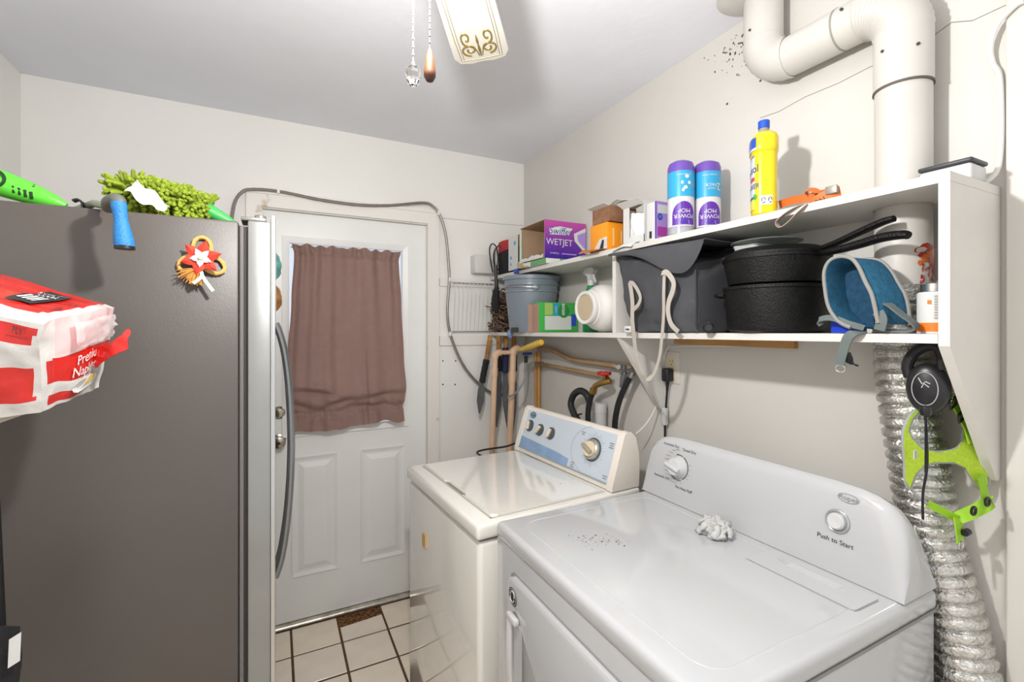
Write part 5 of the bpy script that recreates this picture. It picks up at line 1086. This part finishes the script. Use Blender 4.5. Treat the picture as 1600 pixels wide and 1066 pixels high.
b.grid(40, 8, vest, thick=.004); b.build('mesh_vest', BLM, t, ang=60)
b = MB(); cq = sum(bpts, Vector()) / len(bpts) + Vector((-.012, 0, -.01)); b.grid(40, 6, lambda u, v: vest(u, .93).lerp(cq, v), thick=.003); b.build('chest_panel', mat('blue_mesh_dark', '143f5c', .9, var=.3, vscale=90), t, ang=60)
b = MB(); b.tube(fpts, .0042, 8); b.build('front_trim', GTR, t); b = MB(); b.tube(bpts, .0042, 8); b.build('back_trim', GTR, t)
hole = [(1345, 430), (1352, 450), (1362, 470), (1360, 455)]
b = MB(); b.ribbon(spline([HB(1378, 470, 1.16), HB(1392, 478, 1.15), HB(1410, 492, 1.15), HB(1428, 505, 1.155), HB(1430, 515, 1.16), HB(1400, 517, 1.155), HB(1375, 516, 1.15)], 5), (1, 0, .2), .022, .003); b.build('belly_strap', GST, t)
b = MB(); b.ribbon(spline([HB(1372, 488, 1.135), HB(1378, 500, 1.130), HB(1374, 516, 1.13)], 4), (0, 1, .2), .020, .004); b.build('side_tab', GST, t)
b = MB(); b.ribbon(spline([HB(1284, 508, 1.14), HB(1280, 500, 1.135), HB(1300, 497, 1.13), HB(1325, 506, 1.13), HB(1350, 513, 1.14)], 5), (.5, 0, 1), .014, .003); b.build('chest_strap', GST, t)
b = MB(); b.ribbon(spline([HB(1350, 518, 1.145), HB(1336, 521, 1.128), HB(1326, 526, 1.124), HB(1320, 540, 1.124), HB(1314, 560, 1.125), HB(1312, 570, 1.126)], 5), (0, 1, .2), .020, .003); b.build('hanging_strap', GST, t)
b = MB(); b.ribbon(spline([HB(1322, 552, 1.128), HB(1328, 564, 1.13), HB(1340, 572, 1.133)], 4), (0, 1, .6), .018, .003); b.build('strap_end', BLACKF, t)
b = MB(); c0 = HB(1313, 576, 1.126); b.tube([c0 + Vector((0, .010 * math.cos(a), .008 * math.sin(a))) for a in [q * math.pi / 8 for q in range(16)]], .0013, 6, closed=True); b.build('metal_ring', CHROME, t)
b = MB(); p = LZ(.6); b.soft([(1.155, .572, p + .001), (1.19, .572, p + .001), (1.155, .628, p + .001), (1.19, .628, p + .001), (1.155, .572, p + .022), (1.19, .572, p + .022), (1.155, .628, p + .026), (1.19, .628, p + .026)], 6, .002, 1, .002); tag(b.build('blue_packet', mat('blue_packet', '1d3fc0', .35), ang=60), 'small royal blue packet under the blue harness', 'packet')
t = thing('paint_can', 'small white and orange can at the near end of the lower shelf', 'can', (1.182, .46, LZ(.46)))
zb = LZ(.46) + .0005; Mx = Matrix.Translation((1.214, .457, zb)); r_ = .030
b = MB(); b.lathe([(0, 0), (r_, 0), (r_, .082), (r_ - .003, .085), (.022, .086), (0, .086)], Mx, 32); b.build('can_body', PAPER, t)
b = MB(); b.lathe([(r_ + .0006, .004), (r_ + .0006, .022)], Mx, 32); b.build('orange_band', mat('can_orange', 'f0781e', .4), t)
b = MB()
def KP(a, z): return (1.214 + (r_ + .001) * math.cos(R(a)), .457 + (r_ + .001) * math.sin(R(a)), zb + z)
for q in range(9): b.grid(6, 1, lambda u, v: KP(196 + 42 * u, .030 + q * .0055 + .003 * v))
b.build('fine_print', mat('print_grey2', 'a3a3a3', .6), t); b = MB(); b.grid(3, 1, lambda u, v: KP(176 + 12 * u, .060 + .008 * v)); b.build('orange_mark', mat('can_orange', 'f0781e', .4), t)
b = MB(); b.lathe([(.0245, .086), (.0245, .102), (.022, .104), (0, .104)], Mx, 32); b.lathe([(.0255, .090), (.0255, .093)], Mx, 32); b.build('screw_cap', STEEL, t)
b = MB(); b.lathe([(.026, 0), (.028, .004), (.028, .085), (.022, .10), (.022, .112), (.020, .112), (.020, .10), (.026, .084), (.026, .006), (0, .006)], Matrix.Translation((1.215, .505 - .0, zb)) @ Matrix.Translation((.062, -.047, 0)), 28); tag(b.build('glass_jar', glassy('jar_glass', 'eef3f2', .16, .04)), 'clear glass jar behind the small white can', 'jar')

# ------------------------------------------------------------------ leads hanging at the right end
t = thing('retractable_leash', 'black retractable dog lead hanging under the near end of the lower shelf', 'leash', (1.21, .462, 1.3))
C_ = Vector((1.207, .467, 1.362))
Mx = frame(C_, (.12, -1, 0), (0, 0, 1))
b = MB(); b.lathe([(0, -.020), (.040, -.019), (.048, -.013), (.051, -.002), (.050, .008), (.044, .016), (.034, .020), (0, .022)], Mx, 44, sx=.70, sy=1.04); b.build('case', mat('case_black', '1d1d20', .35), t)
b = MB(); b.tube([Mx @ Vector((.021 * math.cos(a), .034 * math.sin(a), .0215)) for a in [q * math.pi / 14 for q in range(28)]], .001, 5, closed=True); b.build('oval_line', mat('line_grey', 'a9a9ab', .4), t)
b = MB(); b.tube([Mx @ Vector(p) for p in ((-.010, .022, .0225), (-.004, .010, .0225), (.002, .015, .0225), (.009, .011, .0225))], .0011, 5); b.tube([Mx @ Vector(p) for p in ((-.005, .002, .0225), (-.001, .011, .0225), (.007, .004, .0225))], .0011, 5); b.build('white_mark', mat('mark_silver', 'c4c4c4', .4), t)
b = MB()
for q in range(10):
    for s_ in (0, 1):
        z_ = .026 - q * .0056; w0 = .0045 - .001 * (q % 3); zz = -.011 + s_ * .013
        rim_ = lambda z: .70 * .0525 * math.sqrt(max(0, 1 - (z / .0535) ** 2)) + .0006 - (.0035 if s_ else 0)
        b.add([Mx @ Vector((rim_(z_), z_, zz - w0)), Mx @ Vector((rim_(z_), z_, zz + w0)), Mx @ Vector((rim_(z_ + .003), z_ + .003, zz + w0)), Mx @ Vector((rim_(z_ + .003), z_ + .003, zz - w0))], [(0, 1, 2, 3)])
b.build('white_lettering', mat('print_white', 'd9d9d9', .4), t, flat=True)
b = MB(); b.tube(spline([Mx @ Vector(p) for p in ((-.030, .020, 0), (-.034, .044, 0), (-.024, .070, 0), (-.004, .086, 0), (.014, .086, 0), (.022, .070, 0), (.024, .040, 0))], 6), .0105, 10); b.build('grip_handle', mat('grip_black', '121214', .6), t)
e0 = onY(1446, 643, .445); b = MB(); b.lathe([(0, -.010), (.008, -.008), (.010, 0), (.008, .010), (0, .012)], Matrix.Translation(e0), 16); b.build('lead_stop', BLACK, t)
b = MB(); b.ribbon([e0, e0 + Vector((0, 0, -.06)), e0 + Vector((-.001, 0, -.12))], (1, .3, 0), [.011, .010, .006], .002); b.tube(spline([e0 + Vector((0, 0, -.01)), e0 + Vector((-.003, -.004, -.10)), e0 + Vector((-.010, 0, -.16)), onY(1442, 812, .445)], 5), .0022, 6); b.build('lead_strap', BLACKF, t)
t = thing('green_harness', 'lime green mesh dog harness hanging below the end panel', 'harness', (1.2, .435, 1.04))
def GH(cx_, cyy, dY=0.): return onY(1390 + cx_ / 3.044, 520 + cyy / 3.044, .515 - cx_ * .00020 + dY)
LIME = mat('lime_mesh', 'b4d334', .7, bump=.8, bscale=420, var=.1, vscale=160); LIMS = mat('lime_strap', '93c524', .6); GRT = mat('grey_binding', '9b9d9f', .7)
def band(cl, wd, nm, m_, nn=5):
    pts = spline([GH(*c) for c in cl], nn); n = len(pts) - 1; b = MB()
    ws = []
    for i in range(n + 1):
        t_ = i / n * (len(wd) - 1); j = min(int(t_), len(wd) - 2); ws.append(wd[j] + (wd[j + 1] - wd[j]) * (t_ - j))
    def fn(u, v):
        i = min(int(round(u * n)), n); a = pts[max(0, i - 1)]; c = pts[min(n, i + 1)]; tg = (c - a).normalized(); sd = Vector((0, -1, 0)).cross(tg).normalized()
        return pts[i] + sd * (v - .5) * ws[i] + Vector((0, -.004 * math.sin(math.pi * v), 0))
    b.grid(n, 4, fn, thick=.004); b.build(nm, m_, t, ang=50)
    for v in (0, 1):
        b = MB(); b.tube([fn(i / n, v) for i in range(n + 1)], .0030, 6); b.build('binding', GRT, t)
k3 = .001 * 1.0
HP = [(222, 385), (175, 430), (150, 490), (148, 560), (155, 640), (156, 710), (175, 748), (200, 685), (240, 642), (290, 632), (370, 632), (420, 655), (455, 710), (485, 748), (522, 730), (515, 650), (492, 560), (482, 495), (450, 480), (415, 490), (410, 540), (380, 575), (300, 590), (230, 575), (185, 530), (168, 490), (185, 440), (222, 400)]
def HPt(cx_, cyy, dY=0.): px = 1360 + cx_ / 2.841; return onY(px, 500 + cyy / 2.841, .515 - .00061 * (px - 1390) + dY)
b = MB(); b.prism(HP, lambda x, y: HPt(x, y, .004), lambda x, y: HPt(x, y, -.003)); b.build('mesh_panel', LIME, t, flat=True)
b = MB(); b.tube(spline([HPt(*p) for p in HP + HP[:1]], 3)[:-1], .0042, 6, closed=True); b.build('binding', GRT, t)
b = MB(); b.ribbon(spline([GH(108, 418), GH(118, 390), GH(150, 352), GH(200, 330, .01)], 5), (.7, 0, .7), .014, .002); b.build('neck_strap', LIMS, t)
def strap(pts, w, nm='strap', wv=(.9, 0, .45)): b = MB(); b.ribbon(spline(pts, 5), wv, w, .0025); b.build(nm, LIMS, t)
strap([GH(390, 520, -.008), GH(370, 450, -.008), GH(345, 400, -.008), GH(310, 330, -.006), GH(285, 290, 0)], .027)
strap([GH(438, 680, -.009), GH(447, 740, -.009), GH(455, 790, -.010)], .027)
strap([GH(462, 790, -.010), GH(470, 805, -.012), GH(450, 825, -.012), GH(400, 850, -.010), GH(350, 872, -.008), GH(325, 882, -.006)], .024, wv=(.35, .2, .9))
strap([GH(180, 812, 0), GH(230, 838, -.002), GH(280, 865, -.004), GH(320, 882, -.006)], .016, wv=(-.4, 0, .9))
strap([GH(325, 880, -.008), GH(330, 930, -.010), GH(336, 995, -.010)], .027)
b = MB(); b.tube(spline([GH(100, 735), GH(130, 780), GH(185, 815)], 5), .003, 6); b.build('binding', GRT, t)
for (cx_, cyy, a_) in ((300, 335, -25), (342, 398, -25)):
    p = GH(cx_, cyy, -.013); Mx = frame(p, (math.cos(R(a_)), 0, math.sin(R(-a_ * 1)) * .0 + math.sin(R(20))), (0, 0, 1))
    b = MB(); 
    for s_ in (-.008, .008): b.rbox(-.014, .014, s_ - .002, s_ + .002, -.002, .002, b=.001, seg=1, M=Mx)
    for s_ in (-.013, .013): b.rbox(s_ - .002, s_ + .002, -.010, .010, -.002, .002, b=.001, seg=1, M=Mx)
    b.build('buckle', BLACK, t)
for (cx_, cyy) in ((466, 805), (400, 848)):
    p = GH(cx_, cyy, -.018); b = MB(); b.tube([p + Vector((.010 * math.cos(a), 0, .008 * math.sin(a))) for a in [q * math.pi / 6 for q in range(12)]], .0026, 6, closed=True); b.build('slider', BLACK, t)
p = GH(368, 948, -.01); b = MB(); b.lathe([(.007, -.012), (.007, .004), (0, .006)], alongaxis(p, (1, 0, 0)), 12); b.build('cord_lock', BLACK, t)
c0 = GH(340, 1012, -.010); b = MB(); b.tube([c0 + Vector((.011 * math.cos(a), 0, .009 * math.sin(a))) for a in [q * math.pi / 9 for q in range(18)]], .0014, 6, closed=True); b.build('metal_ring', CHROME, t)
Mx = frame(GH(122, 580, -.013), (1, 0, .02), (0, 0, 1)); b = MB(); b.rbox(-.0065, .0065, -.009, .009, -.0008, .0008, b=.0003, seg=1, M=Mx); o = b.build('maker_tag', mat('tag_grey', 'c7c9cb', .5), t)
text('Coastal', .0050, Mx @ Matrix.Translation((0, 0, .0012)) @ Matrix.Rotation(R(90), 4, 'Z'), DARKP, o)

# ------------------------------------------------------------------ things on top of the refrigerator
t = thing('chenille_duster', 'lime green chenille duster lying on the refrigerator', 'duster', (-.27, 1.42, FZ))
YD = 1.415; a = onY(200, 303, YD); c = onY(325, 332, YD); a.z = max(a.z, FZ + .055); c.z = FZ + .042
random.seed(6); b = MB()
for q in range(900):
    s_ = random.random(); p = a.lerp(c, s_); R0 = .043 if s_ < .35 else .037 if s_ < .8 else .030; th = random.uniform(0, 2 * math.pi); ex = random.gauss(0, .25)
    if s_ < .07: ex -= random.uniform(.3, 1.4)
    axv = (c - a).normalized(); s1 = Vector((0, 1, 0)); s2 = axv.cross(s1).normalized(); dv = (s1 * math.cos(th) + s2 * math.sin(th) + axv * ex).normalized()
    p0 = p + dv * .018; p1 = p + dv * R0; p2 = p + dv * (R0 + .014) + Vector((random.uniform(-.006, .006), 0, random.uniform(-.012, .002)))
    if min(p1.z, p2.z) < FZ + .004: continue
    b.tube([p0, p1, p2, p2 + (p2 - p1).normalized() * .003], [.0040, .0046, .0044, .0016], 6, mi=q % 2)
tag(b.build('chenille_fingers', [mat('chenille_a', '7f9124', .9, bump=.6, bscale=300), mat('chenille_b', '94a82e', .9, bump=.6, bscale=300)], t), None, kind='stuff')
b = MB(); b.tube([a, a.lerp(c, .5), c], .030, 12); b.build('core', mat('chenille_core', '6f8224', .9), t)
b = MB(); e1 = onY(372, 348, YD); e1.z = FZ + .010; hp = [c.lerp(e1, q / 10) for q in range(-1, 11)]; b.tube(hp, [.020, .019, .018, .0172, .016, .0152, .014, .013, .011, .009, .007, .005], 12); b.build('handle', mat('duster_green', '3fb052', .4), t)
b = MB(); pA, pB = onY(200, 292, 1.345), onY(250, 326, 1.335)
b.grid(12, 10, lambda u, v: pA.lerp(pB, u) + Vector((.006, -.012 + .022 * math.sin(v * 2.6), 0)) + Vector((.020 * (v - .5) + .004 * noise.noise(Vector((u * 4, v * 4, 0))), 0, .030 * (v - .4) * (1 - .4 * u) + .006 * math.sin(u * 9 + v * 3))), thick=.001)
for v in b.v: v.z = max(v.z, FZ + .002)
tag(b.build('white_wrapper', mat('white_film2', 'ecebe8', .4), ang=60), 'crumpled white wrapper lying against the green duster', 'wrapper')
t = thing('blue_handled_tool', 'tool with a blue rubber grip jutting over the refrigerator edge', 'tool', (-.29, 1.22, FZ))
YG = 1.19; g0, g1 = onY(185, 316, YG), onY(195, 388, YG)
b = MB(); n = 12; rad = [.0125, .0135, .0128, .0118, .0115, .012, .013, .014, .015, .016, .0168, .0172, .016]; b.tube([g0.lerp(g1, q / n) for q in range(n + 1)], rad, 16); b.build('grip', mat('blue_rubber', '2177b8', .5, bump=.5, bscale=300), t)
b = MB(); b.tube([g1 + Vector((0, 0, .004)), g1 - Vector((0, 0, .002))], .0172, 16); b.build('end_cap', BLACK, t)
s0 = Vector((g0.x - .02, YG + .01, g0.z + .0)); b = MB(); b.tube(spline([g0 + Vector((.002, 0, -.004)), g0 + Vector((-.004, .004, .006)), g0 + Vector((-.022, .03, .004)), g0 + Vector((-.030, .06, .000))], 5), .0125, 12); b.build('collar', mat('collar_grey', '5f625e', .5), t)
b = MB(); b.tube([g0 + Vector((-.028, .055, 0)), Vector((g0.x - .07, 1.31, FZ + .012)), Vector((g0.x - .16, 1.46, FZ + .012))], .008, 10); b.build('shaft', mat('shaft_grey', 'a09e98', .4, .5), t)
t = thing('green_mop_handle', 'bright green plastic handle with dark slots lying on the refrigerator', 'handle', (-.5, 1.37, FZ))
YH = 1.365; h0, h1 = onY(-60, 265, YH), onY(104, 322, YH); hm = onY(60, 309, YH); h1.z = max(h1.z, FZ + .012)
b = MB(); n = 14; b.tube([h0.lerp(h1, q / n) for q in range(n + 1)], [.030, .0298, .029, .0285, .028, .0272, .0265, .0255, .0245, .023, .021, .019, .016, .012, .006], 18); b.build('shell', mat('handle_green', '5fd03a', .35), t)
ax_ = (h1 - h0).normalized(); vd = Vector((.30, -.95, .1)).normalized(); sd = ax_.cross(vd).normalized()
for px in (26, 35, 44, 53):
    s_ = (px + 60) / 164; p = h0.lerp(h1, s_); rr_ = .0298 - .012 * s_
    for sg, k_ in ((-.25, 1), (.95, .8)):
        dv = (Vector((0, -1, 0)) * (1 - abs(sg) * .35) - sd * 0 + Vector((0, 0, 1)) * sg).normalized()
        Mx = frame(p + dv * (rr_ - .0035), ax_, dv.cross(ax_)); b = MB(); b.rbox(-.003, .003, -.008 * k_, .008 * k_, -.002, .0048, b=.002, M=Mx @ Matrix.Rotation(.35, 4, 'Z')); b.build('slot', mat('slot_dark', '16331a', .6), t)
p = h0.lerp(h1, .345); Mx = frame(p + Vector((0, -.0262, .003)), ax_, (0, 0, 1)); b = MB(); b.tube([Mx @ Vector((.017 * math.cos(a_), .017 * math.sin(a_), 0)) for a_ in [q * math.pi / 10 for q in range(20)]], .003, 6, closed=True); b.build('round_button_ring', mat('slot_dark', '16331a', .6), t)
b = MB(); p = onY(124, 322, 1.335); b.ribbon(spline([p + Vector((.008, 0, -.02)), p + Vector((.006, 0, .006)), p + Vector((-.002, 0, .013)), p + Vector((-.010, 0, .009))], 5), (0, 1, 0), .018, .0035)
for v in b.v: v.z = max(v.z, FZ + .001)
tag(b.build('black_hook', BLACK), 'small black hook standing on the refrigerator top', 'hook')

# ------------------------------------------------------------------ left edge: rack with napkin pack, black stand
rk = thing('utility_rack', 'cream rack board at the left edge holding the napkin pack', 'rack', (-.65, 1.0, 0))
b = MB(); b.rbox(-.89, -.372, .90, 1.14, 1.342, 1.362, b=.003); b.build('rack_board', mat('rack_cream', 'd9cfc2', .6), rk)
for x in (-.88, -.55):
    for y in (.92, 1.12): b = MB(); b.rbox(x - .012, x + .012, y - .012, y + .012, 0, 1.342, b=.003); b.build('post', mat('rack_cream', 'd9cfc2', .6), rk)
t = thing('napkin_pack', 'torn red and white plastic pack of napkins at the left edge', 'napkins', (-.36, 1.02, 1.36))
NK = [onY(-260, 690, .93), onY(63, 648, .93), onY(-220, 640, 1.13), onY(157, 602, 1.11), onY(-260, 450, .895), onY(70, 504, .90), onY(-220, 370, 1.125), onY(180, 478, 1.12)]
# faces: z1 = upper red face, y0 = front face, x1 = torn end
def nm(k, a_, c_):
    if k in ('z1', 'y0'): a_ = 1 - (1 - a_) / .63
    if k == 'z1': return 1 if a_ < .84 + .10 * c_ and c_ > .14 else 0
    if k == 'y0':
        if a_ < .95 - .25 * abs(c_ - .92) and .76 < c_ < .95: return 1
        if a_ < .86 + .10 * (1 - c_) and .16 < c_ < .50: return 1
        return 0
    if k == 'x1':
        if .30 < c_ - .02 * a_ < .56 and a_ > .06: return 1
        if c_ > .60 and .16 < a_: return 2
        if c_ < .17 and .1 < a_ < .55 and c_ > .05: return 1
        return 0
    return 0
b = MB(); b.soft(NK, 40, .0055, 3, .008, fscale=16, mfn=nm); tri = b.tri
for v in b.v: v.z = max(v.z, 1.3645 if v.x < -.368 else 1.352)
pk = b.build('plastic_wrap', [mat('white_poly', 'c4c1be', .25, bump=.3, bscale=60, coat=.3), mat('red_poly', 'bf1f1a', .25, bump=.2, bscale=60, coat=.3), mat('clear_poly', 'd9b5b5', .15, coat=.4)], t, ang=70)
def NF(side, a_, c_, o=.003):
    if side != 'x1': a_ = 1 - (1 - a_) * .63
    p = tri(a_, c_, 1) if side == 'z1' else tri(a_, 0, c_) if side == 'y0' else tri(1, a_, c_)
    n = {'z1': Vector((0, -.75, .66)), 'y0': Vector((-.3, -.95, 0)), 'x1': Vector((.75, -.65, -.1))}[side]; return p + n * o
b = MB(); b.grid(8, 8, lambda u, v: NF('z1', .46 + .20 * u + .12 * v, .34 + .56 * v - .02 * u, .0035)); b.build('black_diamond', mat('logo_black', '2a2a2c', .35), pk)
tw = mat('print_white', 'd9d9d9', .4)
def ptxt(body, size, side, a0, c0, du, dv, m_, o=.0045): text(body, size, lambda x, y: NF(side, a0 + x * du[0] + y * dv[0], c0 + x * du[1] + y * dv[1], o), m_, pk)
ptxt("MEMBER'S", .019, 'z1', .64, .78, (-2.4, -.1), (-.5, -5.5), PAPER); ptxt('MARK', .021, 'z1', .62, .66, (-2.4, -.1), (-.5, -5.5), PAPER)
b = MB()
for q in range(4): b.add([NF('z1', .50 + q * .035, .42, .005), NF('z1', .52 + q * .035, .42, .005), NF('z1', .55 + q * .035 + .01, .56, .005), NF('z1', .53 + q * .035 + .01, .56, .005)], [(0, 1, 2, 3)])
b.build('logo_stripes', PAPER, pk, flat=True)
ptxt('6', .040, 'z1', .86, .36, (-2.2, -.2), (-.3, -5.0), DARKP); ptxt('PACKS', .018, 'z1', .85, .60, (-2.2, -.2), (-.3, -5.0), DARKP)
ptxt('PLY', .026, 'y0', .80, .89, (2.4, 0), (0, 4.5), DARKP); b = MB(); b.add([NF('y0', .68, .82, .004), NF('y0', .90, .82, .004), NF('y0', .90, .826, .004), NF('y0', .68, .826, .004)], [(0, 1, 2, 3)]); b.build('rule', DARKP, pk, flat=True)
ptxt('Premium', .026, 'x1', .56, .50, (4.2, .25), (.5, 5.0), PAPER); ptxt('Napkins', .026, 'x1', .50, .385, (4.2, .25), (.5, 5.0), PAPER)
b = MB(); vs = [NF('x1', .58 + .24 * math.cos(q * .45), .19 + .09 * math.sin(q * .45), .003) for q in range(14)]; b.add(vs, [tuple(range(14))]); b.build('plate_picture', PAPER, pk, flat=True)
b = MB(); b.add([NF('x1', .48, .19, .0045), NF('x1', .76, .18, .0045), NF('x1', .72, .29, .0045)], [(0, 1, 2)]); b.build('food_picture', mat('food_tan', 'd9b25a', .6), pk, flat=True)
tp = [onY(145, 560, 1.05), onY(165, 550, 1.04), onY(182, 545, 1.035), onY(193, 530, 1.04), onY(201, 514, 1.045)]
b = MB(); b.ribbon(spline(tp, 5), (-.3, .5, 1), [.034, .034, .033, .033, .032, .030, .028, .026, .024, .022, .020, .022, .024, .022, .020, .018, .016, .014, .012, .008, .002], .0012); b.v = [v + noise.noise_vector(v * 60) * .004 for v in b.v]; b.build('torn_strip', mat('red_poly', 'dc2a22', .25), pk, ang=60)
b = MB(); b.grid(14, 6, lambda u, v: NF('x1', .30 + .66 * u, .62 + .30 * v, .010 + .014 * v * (1 - v) * 4 * abs(noise.noise(Vector((u * 6, v * 3, 4)))) + .006 * noise.noise(Vector((u * 9, v * 9, 2))))); b.build('torn_film', glassy('torn_clear_film', 'f3e6e6', .45, .12), pk, ang=60)
b = MB(); b.soft([NF('x1', .40, .72, -.035), NF('x1', .90, .72, -.02), NF('x1', .40, .72, -.09), NF('x1', .90, .72, -.09), NF('x1', .40, .92, -.035), NF('x1', .90, .92, -.02), NF('x1', .40, .92, -.09), NF('x1', .90, .92, -.09)], 4, .002); b.build('napkins', mat('napkin_red', 'b8343a', .9), t)
t = thing('equipment_stand', 'black upright stand with a white sticker at the lower left corner', 'stand', (-.40, 1.1, 0))
b = MB(); b.tube([onY(-12, 740, 1.1), onY(-7, 990, 1.1), Vector((-.42, 1.1, .0))], [.008, .013, .013], 12); b.build('post', BLACK, t)
P0 = [onY(-60, 1000, 1.06), onY(26, 1052, 1.06), onY(-60, 990, 1.12), onY(31, 1030, 1.12), onY(-60, 975, 1.06), onY(30, 976, 1.06), onY(-60, 970, 1.12), onY(33, 972, 1.12)]
P0 = [onY(-60, 1120, 1.05), onY(18, 1110, 1.05), onY(-60, 1120, 1.12), onY(26, 1100, 1.12), onY(-60, 985, 1.05), onY(30, 980, 1.05), onY(-60, 985, 1.12), onY(33, 978, 1.12)]
b = MB(); b.soft(P0, 8, .003, 5, .004); b.build('clamp_block', BLACKF, t, ang=60)
b = MB(); b.grid(4, 6, lambda u, v: onY(12 + 19 * u + 2 * v, 1045 - 12 * u - 45 * v, 1.040), thick=.001); b.build('sticker', PAPER, t)
